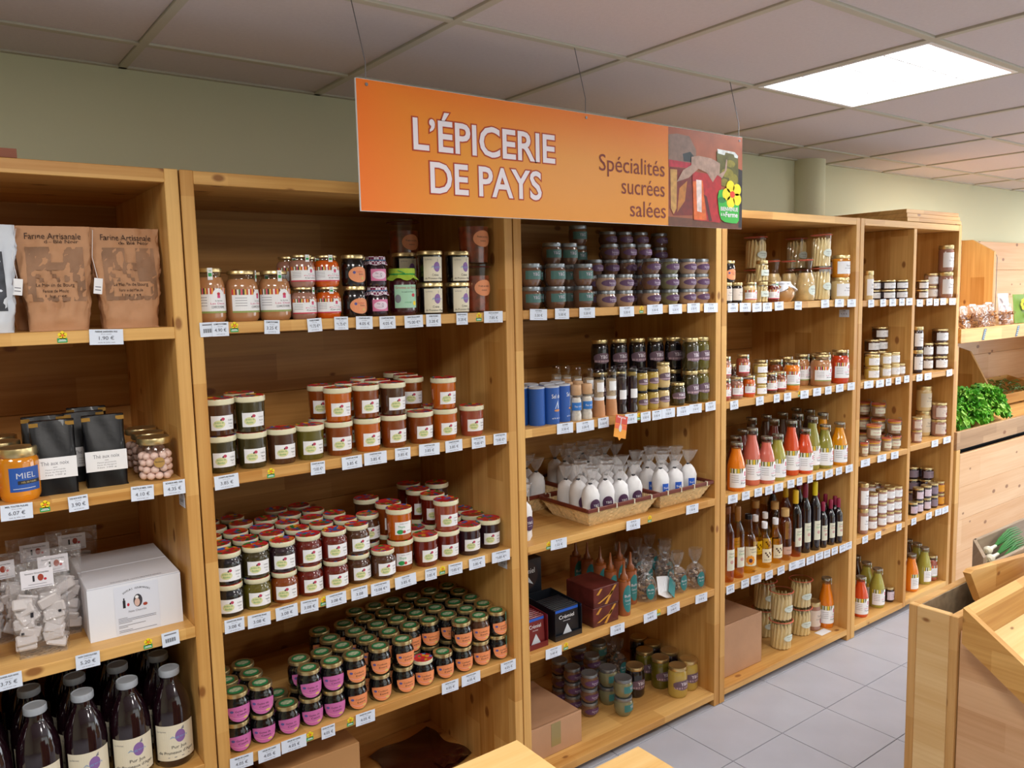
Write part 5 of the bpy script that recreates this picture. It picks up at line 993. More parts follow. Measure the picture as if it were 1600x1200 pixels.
put('compote',('compote',.142,.045,('Les Deux','Pomme'),CP,.018),4,2,1,1277,.06,.13,'large brown compote jar','compote jar',rot=.2); put('compote',('compote',.142,.034,('Les Deux','Pomme'),CP,.012),4,2,1,1302,.07,.13,'narrow brown compote jar','compote jar',rot=.2)
put('compote',('tomato',.155,.040,('Les Deux','Tomate'),'#E8E4E0',.014),4,2,1,1320,.055,.13,'bright red tomato jar','tomato jar',rot=.2)
for u,y in ((1140,.13),(1160,.14),(1190,.15),(1228,.17),(1252,.2),(1277,.18)): put('compote',('brown',.132,.034,('Les Deux','Soupe'),CP,.012),4,2,3 if y>.145 else 2,u,y,.13,'dark compote jar behind','compote jar',rot=.2)
sp=[(1150,'souporange',0),(1176,'souppink',1),(1195,'souppink',0),(1214,'soupgreen',0),(1237,'soupred',1),(1255,'soupred',0),(1269,'soupolive',1),(1287,'soupolive',0),(1300,'soupyel',1),(1315,'soupyel',0)]
sn=dict(souporange='orange',souppink='salmon pink',soupgreen='olive green',soupred='red orange',soupolive='pale olive',soupyel='yellow orange',amber='amber',purple='dark red',brown='dark brown',redb='dark red')
for u,c,bg in sp: put('soup',(c,bg),4,3,1,u,.048+(.018 if bg else 0),.24,('large ' if bg else 'small ')+sn[c]+' soup bottle','soup bottle',rot=.25)
for u,y,c,bg,rw in ((1149,.14,'redb',0,2),(1160,.22,'redb',0,3),(1173,.24,'brown',1,3),(1196,.24,'brown',1,3),(1208,.145,'redb',1,2),(1222,.23,'brown',1,3),(1245,.16,'brown',1,2),(1257,.25,'brown',1,3),(1275,.22,'brown',1,3)): put('soup',(c,bg),4,3,rw,u,y,.24,('large ' if bg else 'small ')+sn[c]+' soup bottle','soup bottle',rot=.25)
for u,y,k,rw,lk in ((1136,.042,'amber',1,'tall amber wine bottle'),(1152,.045,'slim',1,'slim amber bottle'),(1226,.05,None,1,''),(1242,.05,'rose',1,'rosé bottle with yellow capsule'),(1257,.052,'red',1,'dark red-capsuled wine bottle'),(1272,.045,'white',1,'dark bottle with yellow capsule'),(1285,.04,'half',1,'small dark bottle, red capsule'),(1297,.04,'half',1,'small dark bottle, red capsule'),(1308,.045,'half',1,'small dark bottle, red capsule'),(1318,.05,'half',1,'small dark bottle, red capsule'),(1145,.14,'slim',2,'slim amber bottle'),(1224,.15,'rose',2,'yellow-capsuled bottle behind'),(1247,.16,'red',2,'dark wine bottle behind'),(1290,.13,'half',2,'small dark bottle, red capsule'),(1302,.14,'half',2,'small dark bottle, red capsule'),(1205,.2,'red',3,'dark wine bottle behind')):
    if k is None: put('oil',('wood',),4,4,1,u,y,.23,'rosy vinegar bottle with wooden cap','vinegar bottle',rot=.2)
    else: put('wine',(k,),4,4,rw,u,y,.3,lk,'wine bottle',rot=.25)
put('oil',('sun',),4,4,1,1169,.055,.2,'sunflower-labelled oil bottle','oil bottle',rot=.0)
for u,y,rw in ((1194,.05,1),(1211,.055,1),(1180,.14,2),(1195,.14,2)): put('oil',('short',),4,4,rw,u,y,.2,'short golden oil bottle, white cap','oil bottle',rot=.1)
for u,y in ((1180,.22),(1197,.23),(1210,.15)): put('oil',('wood',),4,4,3 if y>.2 else 2,u,y,.23,'wooden-capped vinegar bottle','vinegar bottle',rot=.2)
c=carton('cardboard_box',2.075,2.345,.055,.30,SH[4][4],.225,CARD,'upright brown cardboard box at left end of the fourth bay bottom',flap=True,tape=False)
p=Print(None,y=0,zc=0); 
c=carton('cardboard_box',2.06,2.26,.33,.52,SH[4][4],.30,CARD,'second brown cardboard box behind the upright box, fourth bay bottom',flap=False,tape=False)
put('asp',(.135,.051,'straight'),4,5,1,1220,.09,.136,'tall glass jar of white asparagus','asparagus jar',n=2,rot=.3); put('asp',(.135,.051,'straight'),4,5,1,1247,.12,.136,'tall glass jar of white asparagus','asparagus jar',n=2,rot=.1,dx=.02); put('asp',(.135,.054,'straight'),4,5,2,1194,.22,.136,'tall glass jar of white asparagus','asparagus jar',n=2,rot=.1)
put('white',('rosec',.14,.034,'#D8C8BC'),4,5,1,1267,.11,.1,'pale rosy tin-like jar','preserve jar',rot=.2,dx=.015); put('soup',('souporange',1),4,5,1,1296,.09,.24,'large orange soup bottle','soup bottle',rot=.2)
b=MB(); b.box(-.04,.04,-.02,.02,0,.0012,WHITE); tag(b.obj('paper_card',loc=(2.82,.055,SH[4][4]+.0005)),'white paper card lying flat on the fourth bay bottom shelf','card')
# ---- fifth and sixth (narrow) bays
LW=lambda c:(c,.046,.035)
put('white',('cream',.138,.021),5,1,1,1357,.045,.1,'tall slim jar with white label','preserve jar',rot=.2)
for u,y,rw in ((1382,.045,1),(1410,.045,1),(1369,.07,1)): put('white',LW('purple'),5,1,rw,u,y,.046,'low dark jar with white label','terrine jar',n=2,rot=.1)
for u,c,y in ((1362,'mustard',.045),(1383,'cream',.04),(1398,'cream',.04),(1413,'patelight',.04)): put('white',(c,.060,.033 if u==1362 else .026),5,2,1,u,y,.06,'small pale terrine jar','terrine jar',rot=.1,n=1 if u==1413 else 2)
put('white',('brown',.060,.036),5,2,2,1366,.14,.06,'small brown terrine jar','terrine jar',n=3,rot=.1); put('white',('brown',.060,.038),5,2,2,1387,.14,.06,'small brown terrine jar','terrine jar',n=4,rot=.1); 
for u,y,n,rw,r_ in ((1364,.05,2,1,.036),(1385,.045,1,1,.025),(1402,.052,2,1,.034),(1350,.045,1,1,.02),(1361,.17,3,2,.036),(1381,.18,3,2,.036)): put('clip',('patelight',.078,r_),5,3,rw,u,y,.078,'clip-top terrine jar with yellow fat','terrine jar',n=n,rot=-.2)
put('white',('rosec',.125,.024),5,4,1,1348,.035,.126,'tall pink terrine jar, white label','terrine jar',n=2,rot=.1)
for u,n in ((1361,3),(1376,3),(1391,3),(1404,3)): put('white',('rosec',.062,.027),5,4,1,u,.045,.062,'small pink terrine jar, white label','terrine jar',n=n,rot=.1)
for u,y,n in ((1383,.12,3),(1368,.13,3),(1398,.12,3)): put('white',('rosec',.062,.027),5,4,2,u,y,.062,'small terrine jar behind','terrine jar',n=n,rot=.1)
put('soup',('soupred',0),5,5,1,1344,.055,.2,'small red soup bottle','soup bottle',rot=.1); put('soup',('soupgreen',0),5,5,2,1353,.15,.2,'small olive soup bottle behind','soup bottle',rot=.1); put('soup',('brown',0),5,5,2,1345,.24,.2,'small dark soup bottle at back','soup bottle',rot=.1)
put('soup',('soupgreen',0),5,5,1,1370,.065,.2,'small olive soup bottle','soup bottle',rot=.2); put('white',('purple',.078,.025,'#D9C9D6'),5,5,1,1389,.06,.1,'tiny dark jar with mauve label','jam jar',rot=.2)
put('white',('brown',.048,.030),6,1,1,1440,.04,.048,'low gold-lidded jar, white label','terrine jar',n=2,rot=.1); put('white',('patelight',.066,.034),6,1,2,1459,.085,.066,'small gold-lidded jar, white label','terrine jar',n=2,rot=.1); put('white',('rosec',.138,.037),6,1,1,1476,.055,.139,'large gold-lidded jar, white label','terrine jar',n=2,rot=.1)
put('white',('purple',.120,.028),6,2,1,1432,.045,.12,'tall slim dark jar, white label','terrine jar',n=2,rot=.1); put('white',('brown',.072,.033),6,2,1,1447,.09,.072,'low dark jar, white label','terrine jar',n=2,rot=.1); put('white',('brown',.072,.040),6,2,1,1469,.06,.072,'wide dark jar, white label','terrine jar',n=3,rot=.1)
put('white',('rosec',.065,.025,'#D8C8BC'),6,3,1,1432,.035,.066,'small pinkish tin-like jar','terrine jar',n=2,rot=.1); put('white',('cream',.135,.038,'#D8CCB4'),6,3,1,1447,.10,.136,'tall cream duck jar','duck jar',n=2,rot=.1); put('white',('rosec',.090,.038,'#D8C8BC'),6,3,1,1464,.065,.091,'pink and white metal tin','tin',n=2,rot=.1)
for u,c,n,lc in ((1425,'dark',1,'#C8B8CC'),(1434,'purple',2,'#D9C9D6'),(1446,'purple',2,'#D9C9D6'),(1457,'purple',2,'#8A7A8A'),(1470,'amber',2,'#E09A1C')): put('white',(c,.066,.0265,lc),6,4,1,u,.042,.067,'small jar with '+{'#C8B8CC':'lilac','#D9C9D6':'pink','#8A7A8A':'grey','#E09A1C':'orange'}[lc]+' label','terrine jar',n=n,rot=.3)
put('white',('purple',.066,.036,'#8A7A8A'),6,4,2,1451,.13,.067,'wide jar with grey label','terrine jar',n=3,rot=.1); put('white',('purple',.066,.036,'#8A7A8A'),6,4,2,1432,.15,.067,'wide jar with grey label','terrine jar',n=3,rot=.1)
put('soup',('souporange',0),6,5,1,1423,.06,.2,'small orange soup bottle','soup bottle',rot=.8); put('soup',('soupolive',0),6,5,2,1432,.13,.2,'small olive soup bottle behind','soup bottle',rot=.1); put('soup',('soupgreen',0),6,5,1,1443,.07,.2,'small green soup bottle','soup bottle',rot=.8); put('compote',('redpink',.14,.033,('Les Deux','Tomate'),CP,-.01),6,5,1,1460,.07,.13,'small reddish sauce jar','sauce jar',rot=.8); put('soup',('brown',0),6,5,3,1426,.2,.2,'small dark soup bottle at back','soup bottle',rot=.1)
# nudge the columns of one shelf apart so that nothing touches
def rad(o):
    r=0
    for k in o.children:
        if k.type=='MESH' and k.name.split('.')[0] not in('ribbon','seal_strip','seal_strip','label','paper_tag','string'):
            for c in k.bound_box: r=max(r,abs(c[0]),abs(c[1]))
    return r
bpy.context.view_layer.update()
shelfcols={}
for it in ITEMS:
    if it['cat'] in('flour bag','tea bag','sweets bag','biscuit bag','salt bag'): continue
    d=shelfcols.setdefault((it['bay'],it['sh']),{}); d.setdefault((round(it['x'],4),round(it['o'].location.y,2) if it['k']==0 else None),[]).append(it)
for key,lst in shelfcols.items():
    colz={}
    for it in [i for v_ in lst.values() for i in v_]: colz.setdefault(round(it['x'],4),[]).append(it)
    C=[]
    base=[]
    for it in sorted([i for v_ in lst.values() for i in v_],key=lambda i:i['o'].location.z):
        z=it['o'].location.z; o=it['o']
        if z<SH[key[0]][key[1]-1]+.002: base.append([o.location.x,o.location.y,rad(o),[(o,0,0)]])
        else:
            b_=min(base,key=lambda q:(q[0]-o.location.x)**2+(q[1]-o.location.y)**2); b_[3].append((o,o.location.x-b_[0],o.location.y-b_[1])); 
            if ((b_[0]-o.location.x)**2+(b_[1]-o.location.y)**2)**.5<.02: b_[2]=max(b_[2],rad(o))
    k0=key[0]; xa=BX[min(k0,5)][0]+TH if k0!=6 else 3.4845; xb=(BX[k0][1]-TH if k0<5 else (3.4555 if k0==5 else BX[5][1]-TH))
    for _ in range(80):
        for i in range(len(base)):
            for j in range(i+1,len(base)):
                p,q=base[i],base[j]; dx,dy=q[0]-p[0],q[1]-p[1]; d=math.hypot(dx,dy) or 1e-4; g=p[2]+q[2]+.0012-d
                if g>0:
                    dx/=d; dy/=d; p[0]-=dx*g*.5; p[1]-=dy*g*.5; q[0]+=dx*g*.5; q[1]+=dy*g*.5
        for p in base: p[0]=min(max(p[0],xa+p[2]+.001),xb-p[2]-.001); p[1]=min(max(p[1],p[2]+.003),DEP-.018-p[2])
    for p in base:
        for o,dx,dy in p[3]: r_=rad(o); o.location.x=min(max(p[0]+dx,xa+r_+.001),xb-r_-.001); o.location.y=max(p[1]+dy,r_+.001)
for it in ITEMS: it['x']=it['o'].location.x if it['k']==0 else it['x']
for it in ITEMS:
    if it['k']>0:
        c=[i for i in ITEMS if i['bay']==it['bay'] and i['sh']==it['sh'] and i['row']==it['row'] and i['k']==0]
        if c: it['x']=min(c,key=lambda i:math.hypot(i['o'].location.x-it['o'].location.x,i['o'].location.y-it['o'].location.y))['x']
# labels that single each item out
BAY=['','first','second','third','fourth','fifth','sixth']; ROW={0:'',1:'front row',2:'second row',3:'third row',4:'fourth row',5:'fifth row',6:'sixth row',7:'seventh row'}
SHN=['','top','second','third','fourth','bottom']
groups={}
for it in ITEMS: groups.setdefault((it['bay'],it['sh'],it['row']),[]).append(it)
for key,its in groups.items():
    xs_=sorted({(round(i['x'],4),round(i['o'].location.y,3)) if i['k']==0 else (round(i['x'],4),i.get('yy',0)) for i in its if i['k']==0})
    for i in its:
        nth=1+min(range(len(xs_)),key=lambda q:math.hypot(xs_[q][0]-i['o'].location.x,xs_[q][1]-i['o'].location.y)) if xs_ else 1; n=i['n']
        lv='' if n==1 else (['lower','upper'][i['k']] if n==2 else (['bottom','middle','top'][i['k']] if n==3 else ['bottom','second-level','third-level','fourth-level','top'][i['k'] if i['k']<n-1 else 4]))
        t=i['look']+','+(' '+lv+',' if lv else '')+f" {ROW[i['row']]}, {ORD[nth]} from left, {SHN[i['sh']]} shelf, {BAY[i['bay']]} bay"
        w_=t.split()
        if len(w_)>16: t=t.replace(' with ',' ').replace(' from left',''); w_=t.split()
        tag(i['o'],' '.join(w_[:16]) if len(w_)>16 else t,i['cat'],f"{i['cat']}s on the {SHN[i['sh']]} shelf of the {BAY[i['bay']]} bay")
# ---- boxes without a jar builder: white carton and things on the bottom of the second bay
z=SH[1][2]; o=empty('white_carton',(-.150,.155,z+.0005),-.02); tag(o,'white cardboard carton with printed gourmet label, beside clear bags, third shelf','carton')
b=MB(); b.prism([(-.105,0),(.105,0),(.105,.128),(-.105,.128)],'y',-.10,.20,CARDW); b.obj('carton',o)
for s_,a0,a1 in ((1,-.10,.048),(-1,.052,.20)):
    b=MB(); b.box(-.1045,.1045,a0,a1,.1285,.131,CARDW,bev=.0008); b.obj('flap',o)
p=Print(None,y=-.10,zc=.062,step=.0003); p.rect(-.048,.052,-.058,.06,mat('label_pale_card','#DCE2F0',.5)); p.layer=1
for k,ch in enumerate('SAVEURS GOURMANDES'): a=(k-8.5)*.1; p.text(ch,.002+.048*math.sin(a)*.8,.028+.024*math.cos(a)-.004,.0045,INK,rot=-a*.5)
p.rect(-.030,-.024,.005,.024,INK); p.rect(-.0285,-.0255,.024,.030,INK); p.ell(-.018,.012,.0028,.004,RED,8)
DK=mat('print_bird_dark','#3A3A44',.5); p.ell(.004,.018,.010,.016,DK); p.layer=2; p.ell(.002,.014,.006,.010,mat('print_bird_pale','#D8B8AC',.5)); p.ell(.002,.027,.004,.004,WHITE); p.ell(.020,.006,.005,.004,mat('print_rust','#A0402C',.5)); p.text('Noix Chocolat',.002,-.008,.0055,INKG,w=.040)
for k,wd in enumerate((.02,.085,.085,.03,.0,.06,.02,.0,.03,.085)):
    if wd: p.rect(-.042,-.042+wd,-.020-.0038*k,-.0188-.0038*k,INKG)
p.obj('label',o)
p=Print(None,y=0,zc=0); b=MB(); vs,fs=text2d('SAVEURS GOURMANDES'); b.add([(v_[0]*.0105-.052,-.088+v_[1]*.008,.1315) for v_ in vs],fs,INKG); b.obj('top_print',o,fix=False)
carton('cardboard_box',.05,.145,.05,.35,SH[2][4],.30,CARD,'brown cardboard box at far left on the bottom of second bay',flap=False,tape=False)
carton('cardboard_box',.155,.42,.06,.42,SH[2][4],.33,mat('cardboard_warm','#B98A58',.75),'large brown cardboard box on the bottom of second bay',flap=False,tape=False)
FILM=mat('film_dark_red','#3A1410',.18,coat=1,bump=.5,bscale=25)
o=empty('plastic_bag',(.79,.36,SH[2][4]+.004),.15); tag(o,'flat shiny dark brown plastic bag lying on the bottom shelf','plastic bag')
b=MB(); b.grid(lambda u,t:((u-.5)*.27+.01*math.sin(9*t),(t-.5)*.26+.01*math.sin(7*u),.003+.003*math.sin(12*u+5*t)*math.sin(9*t)),20,20,FILM); b.obj('sheet',o,fix=False)
b=MB(); b.grid(lambda u,t:(.0+u*.12,-.13+t*.06,.010+.006*math.sin(11*u)*math.sin(6*t+1)),14,8,FILM); b.obj('fold',o,fix=False)
# ================================================================ PRICE TAGS
TAGM={}
def price_tag(title,price,w,blank=False):
    key=(title,price,round(w,3))
    if key in TAGM: return TAGM[key]
    b=MB(); b.box(-w/2,w/2,-.0008,0,-.0195,.0155,TAGW); m1=b.mesh('card')
    p=Print(None,y=-.0008,zc=0)
    if price: 
        p.text(title,0,.0085,.0036,INK,bold=.02,w=min(w*.84,.0024*len(title))); p.text('Prix unité',0,.0035,.0022,INKG,w=w*.3); p.text(price,0,-.0085,.0085,mat('price_ink','#4A4A58',.5),w=min(w*.7,.0052*len(price))); p.text('soit le kilo net',0,-.0155,.0028,INKG,w=w*.5)
    else:
        p.rect(-w*.35,w*.35,.008,.011,INKG)
        for k in range(14): p.rect(-w*.3+w*.043*k,-w*.3+w*.043*k+(.0006 if k%3 else .0012),-.010,.0,INK)
    m2=p.mesh('print',fix=False); TAGM[key]=(m1,m2); return TAGM[key]
def tags(bay,sh,lst,title,price):
    z=SH[bay][sh-1]-.0125
    for k,t in enumerate(lst):
        u0,u1=t[0],t[1]; pr=t[2] if len(t)>2 else price; ti=t[3] if len(t)>3 else title
        xa,xb=x_at(u0,-.004,z),x_at(u1,-.004,z); w=round(max(.036,min(.095,xb-xa)),2); m1,m2=price_tag(ti,pr,w)
        o=empty('price_tag',((xa+xb)/2,-.0030-.0018*(k%2),z+R.uniform(-.003,.001))); o.rotation_euler=(R.uniform(-.02,-.0),R.uniform(-.04,.04),0)
        tag(o,f"white price tag, {ORD[k+1]} from left along the {SHN[sh]} shelf edge, {BAY[bay]} bay",'price tag','price tags on the shelf edges')
        for nm_,m_ in (('card',m1),('print',m2)): c=bpy.data.objects.new(nm_,m_); COL.objects.link(c); c.parent=o
tags(1,1,[(141,191,'1.90 €','FARINE SARRASIN 1KG')],'','')
tags(1,2,[(0,52,'6.07 €','MIEL TOUTES FLEURS'),(105,139,'3.90 €','THE AUX NOIX 100G'),(205,240,'4.10 €','PASTILLE MIEL 150G'),(254,290,'4.35 €','BONBON MIEL 150G')],'','')
tags(1,3,[(-8,35,'3.75 €','COOKIES AUX NOIX'),(117,157,'5.20 €','NOIX CHOCOLATEES'),(254,279,'','')],'','')
tags(2,1,[(317,334,'','FERME'),(333,355,'4.90 €','COMPOTE POMME'),(415,435,'3.25 €'),(481,501.5,'*1.75 €*','PUREE POMME'),(522,544.6,'*1.75 €*','PUREE CAROTTE'),(555,582.6,'4.05 €','CONFITURE NOIX'),(592,619,'4.05 €','CONFITURE FRAISE'),(632,660,'*5.00 €*','GRIOTTES AU SIROP'),(667,688,'3.28 €','CREME PRUNEAU'),(712.6,730.5,'3.28 €','PULPE PRUNEAU'),(757,785,'7.85 €','FRUITS AU SIROP')],'COMPOTE POMME','')
tags(2,2,[(334,374,'3.85 €','CONFITURE FIGUES'),(484.6,508,'*3.85 €*'),(533,566.8),(568,604.5),(616.7,642),(655,686),(695.7,722.8),(736.6,758,'*3.85 €*'),(771,792,'*3.85 €*')],'CONFITURE POIRE','3.85 €')
tags(2,3,[(352,381),(386.6,422.6),(430,466),(468.6,498),(510,540.5),(548.5,574,'3.08'),(581,608,'*3.08 €*'),(617,649.7,'3.85 €','GELEE THYM'),(664,683,'3.85 €'),(700,722.5,'*3.85 €*'),(734,757,'3.85 €'),(769,795.5,'*3.85 €*')],'CONFITURE FRAISE','3.08 €')
tags(2,4,[(358.6,396.6),(404,437),(441,477.6),(502,523),(555,587),(691,715),(722,750),(783,804.7)],'GELEE DE CASSIS','4.05 €')
tags(3,1,[(829,854),(866.7,889),(905.6,929.6),(967,991),(1012,1035),(1044.8,1065),(1074.8,1093),(1099.6,1121)],'PATE CANARD','5.50 €')
tags(3,2,[(870.5,895.6),(901,927),(935,951),(977,994.4),(1001,1017),(1018,1034),(1035,1054),(1057,1077),(1078,1096),(1102,1117.7)],'SEL DE MER','3.50 €')
tags(3,3,[(860.8,885.6),(978.5,999.7),(1072,1091.8)],'SEL FIN 1KG','1.55 €'); tags(3,4,[(852.7,877.8),(953,975.7),(1005.5,1027),(1042.7,1061),(1087,1105)],'CHOCOLAT NOIR','3.40 €')
tags(4,1,[(1137.7,1153),(1155.7,1172.5),(1175.8,1190),(1191,1206),(1211,1224),(1241.8,1252),(1283,1296),(1304.8,1317.7),(1324.7,1337)],'ASPERGES','4.50 €')
tags(4,2,[(1140.7,1154),(1180.7,1193),(1208.8,1218.7),(1225,1235.5),(1250.5,1264),(1270,1282.7),(1289,1299.7),(1306.4,1317),(1324.7,1335.5)],'COMPOTE','3.50 €')
tags(4,3,[(1138,1152.5),(1159,1171),(1178.8,1191),(1195,1207),(1210.4,1223.8),(1230,1241),(1245,1254),(1261,1270),(1276,1285.4),(1289,1301),(1306,1316),(1321,1332)],'VELOUTE','3.20 €')
tags(4,4,[(1135.7,1147),(1157.8,1169.8),(1173,1190),(1195.7,1207),(1215,1226),(1232.8,1245),(1245.7,1258),(1259.8,1272),(1274.8,1286),(1287,1297),(1299.7,1309),(1311,1321),(1321.8,1330.8)],'HUILE DE NOIX','6.80 €')
tags(5,1,[(1356.7,1366),(1375,1384),(1390,1400),(1404.7,1413),(1416,1426)],'TERRINE','4.80 €'); tags(5,2,[(1350.5,1364.7),(1368.8,1380.5),(1384,1393),(1399,1407),(1412.8,1421)],'TERRINE','4.80 €')
tags(5,3,[(1345.7,1359),(1371,1384),(1393,1403.6)],'FOIE GRAS','9.80 €'); tags(5,4,[(1348,1356),(1368,1376),(1400.7,1409)],'RILLETTES','5.20 €')
tags(6,1,[(1433,1442),(1447,1456.7),(1459,1467),(1468.7,1478),(1483.7,1493)],'TERRINE','4.80 €'); tags(6,2,[(1432,1441.7),(1444.5,1454.7),(1479,1488)],'CONFIT','7.80 €'); tags(6,3,[(1456,1466),(1474,1484.5)],'RILLETTES','5.20 €'); tags(6,4,[(1424,1432),(1446.4,1455.7),(1461.7,1471),(1472,1481)],'RILLETTES','5.20 €')
def side_tag(x,y,z,rz,label,t='REMISE',pr='4.30 €'):
    m1,m2=price_tag(t,pr,.05); o=empty('price_tag',(x,y,z),rz); tag(o,label,'price tag','price tags on the uprights')
    for nm_,m_ in (('card',m1),('print',m2)): c=bpy.data.objects.new(nm_,m_); COL.objects.link(c); c.parent=o
side_tag(-.0345,.034,1.205,-PI/2,'white price tag stuck on the right upright of the first bay, below second shelf')
side_tag(.9485,.05,.822,-PI/2,'white price tag on the second bay right upright, below third shelf'); side_tag(2.933,.05,1.570,-PI/2,'white price tag on the fourth bay right upright, below top shelf'); side_tag(3.922,.06,1.86,-PI/2,'white price tag on the right upright inside the top of sixth bay')

# ================================================================ VEGETABLE DISPLAY at the far right
V=empty('vegetable_display',(3.985,0,0)); tag(V,'slanted wooden vegetable display right of the shelving units, holding lettuces','vegetable display')
def vp(name,x0,x1,y0,y1,z0,z1,m,bev=.0015): b=MB(); b.box(x0-3.985,x1-3.985,y0,y1,z0,z1,m,bev=bev); return b.obj(name,V)
for k in range(10): vp('back_board',3.99,6.6,.568,.588,.002+k*.1985,.002+(k+1)*.1985-.001,WPINK)
vp('side_panel',3.99,4.018,.02,.566,0,1.36,WZ); vp('side_panel',6.57,6.6,.02,.566,0,1.36,WZ)
b=MB(); b.prism([(.566,1.36),(.566,1.985),(.50,1.985),(.36,1.90),(.36,1.44)],'x',5.22-3.985,5.245-3.985,WZ); b.obj('divider_panel',V)
b=MB(); b.tube([(5.232-3.985,.352,1.88),(5.232-3.985,.345,1.86),(5.232-3.985,.345,1.45)],.002,WIRE); b.obj('wire_rod',V)
b=MB(); b.prism([(.022,1.372),(.56,1.432),(.56,1.452),(.022,1.392)],'x',.034,6.568-3.985,WX); b.obj('slanted_shelf',V)
vp('front_board',3.99,6.6,0,.02,1.372,1.448,WX)
for u in (1538,1590):
    x=x_at(u,-.001,1.41); b=MB(); b.prism([(x-3.985-.03,1.378),(x-3.985+.0,1.378),(x-3.985+.03,1.440),(x-3.985-.002,1.440)],'y',-.0015,-.0002,mat('slate_sticker','#3C5468',.5)); o=b.obj('sticker',V,label='slanted dark blue sticker')
    p=Print(None,y=-.0016,zc=1.378); 
    for k in range(5): p.poly([(x-3.985-.018+.004*k,.008+.011*k),(x-3.985+.002+.004*k,.008+.011*k),(x-3.985+.004+.004*k,.013+.011*k),(x-3.985-.016+.004*k,.013+.011*k)],mat('slate_print','#9CB0BC',.5))
    p.obj('print',o)
b=MB(); b.prism([(.022,.80),(.56,.95),(.56,.97),(.022,.82)],'x',.034,6.568-3.985,WX); b.obj('slanted_shelf',V)
vp('front_board',3.99,6.6,0,.02,.785,.885,wood('pine_front_grey','x','#C4A07A','#A07C58',knots=.5)); vp('gap_shade_sheet',4.02,6.56,.05,.06,.70,.80,BLK)  # black sheet added behind the open gap, its shade painted in
for k in range(4): vp('plank',4.035,6.6,0,.022,.005+.188*k,.005+.188*(k+1)-.001,WPINK)
vp('post',3.99,4.033,0,.022,0,.784,WZ)
# slanted divider board and the small tray of beans on the upper right
b=MB(); b.prism([(.25,.875),(.555,.97),(.555,1.30),(.40,1.25),(.25,.98)],'x',5.02-3.985,5.04-3.985,WZ); b.obj('divider_panel',V)
T_=empty('bean_tray',(5.42,.36,.935)); T_.rotation_euler=(.27,0,0); tag(T_,'small wooden tray of green beans at the right edge, behind the lettuces','tray')
b=MB(); b.box(-.34,.34,-.12,.12,0,.008,WX); b.obj('base',T_)
for a_ in ((-.34,.34,-.13,-.12),(-.34,.34,.12,.13)): b=MB(); b.box(a_[0],a_[1],a_[2],a_[3],0,.07,WX,bev=.001); b.obj('side_board',T_)
for a_ in (-.35,.34): b=MB(); b.box(a_,a_+.01,-.13,.13,0,.07,WX,bev=.001); b.obj('side_board',T_)
bn=MB(); BG=mat('bean_green','#5E7A2C',.5)
for i in range(140):
    x,y,z=R.uniform(-.30,.30),R.uniform(-.10,.10),.014+R.random()*.045; a=R.random()*6; c_,s_=math.cos(a)*.035,math.sin(a)*.035
    bn.tube([(x-c_,y-s_*.5,z),(x,y,z+.008),(x+c_,y+s_*.5,z)],[.002,.004,.002],BG,5)
o=bn.obj('green_beans'); o.location=T_.location+Vector((0,-.001,.0075)); o.rotation_euler=(.27,0,0); tag(o,'loose green beans in the small tray at the right edge','beans'); o['kind']='stuff'
# lettuces
LFM=[mat('leaf_green_%d'%i,c,.5,spec=.4,var=.25,vscale=25) for i,c in enumerate(('#6CB834','#4E9C2C','#98CE58'))]
def leaf_mesh(seed):
    rr=random.Random(seed); ph=[rr.random()*6 for _ in range(4)]
    def fn(u,t):
        a=(u-.5)*2; w=.046*math.sin(min(1,t*.8+.2)*PI*.60)+.004; ed=min(1,abs(a)**1.6+max(0,t-.6)*1.6)*min(1,t*2)
        return Vector((a*w, .013*math.sin(a*10+ph[0]+6*t)*ed+.011*math.sin(t*19+ph[1]+a*7)*ed-.030*t*t, .075*t+.008*ed*math.sin(a*14+ph[2])))
    b=MB(); b.grid(fn,14,9,LFM[seed%3]); return b.mesh('leaf',fix=False)
LM=[leaf_mesh(i) for i in range(6)]
def lettuce(x,y,z,s,label,n=76):
    o=empty('lettuce',(x,y,z)); o.rotation_euler=(.272,0,0); tag(o,label,'lettuce','lettuces on the slanted display')
    b=MB(); b.lathe([(0,0),(.012,0),(.03,.03),(.05,.08),(.0,.12)],LFM[2],12); c=b.obj('heart',o); c.scale=(s,s,s)
    for i in range(n):
        t=(i+.5)/n; a=i*2.39996; til=.1+1.2*(1-t)**.8
        l=bpy.data.objects.new('leaf',LM[R.randrange(6)]); COL.objects.link(l); l.parent=o
        l.rotation_euler=Matrix.Rotation(a,3,'Z').to_4x4().to_euler(); q=(Matrix.Rotation(a,3,'Z')@Matrix.Rotation(til+R.uniform(-.15,.15),3,'X')@Matrix.Rotation(R.uniform(-.4,.4),3,'Z')).to_euler(); l.rotation_euler=q
        rr_=.010*s+.050*s*(1-t); l.location=(rr_*math.sin(a),-rr_*math.cos(a),.020+.075*t*s); sc=s*(1.0-.25*t)*R.uniform(.9,1.1); l.scale=(sc,sc,sc)
for a_ in ((4.15,.185,1.12,'large bright green lettuce nearest the shelving unit on the vegetable display'),(4.43,.185,1.12,'second large green lettuce from the shelving unit on the vegetable display'),(4.57,.43,.85,'small darker lettuce set back behind the two large lettuces'),(4.71,.185,1.08,'green lettuce at the right edge of the frame')):
    lettuce(a_[0],a_[1],0.82+(a_[1]-.022)*.279+.052,a_[2],a_[3])
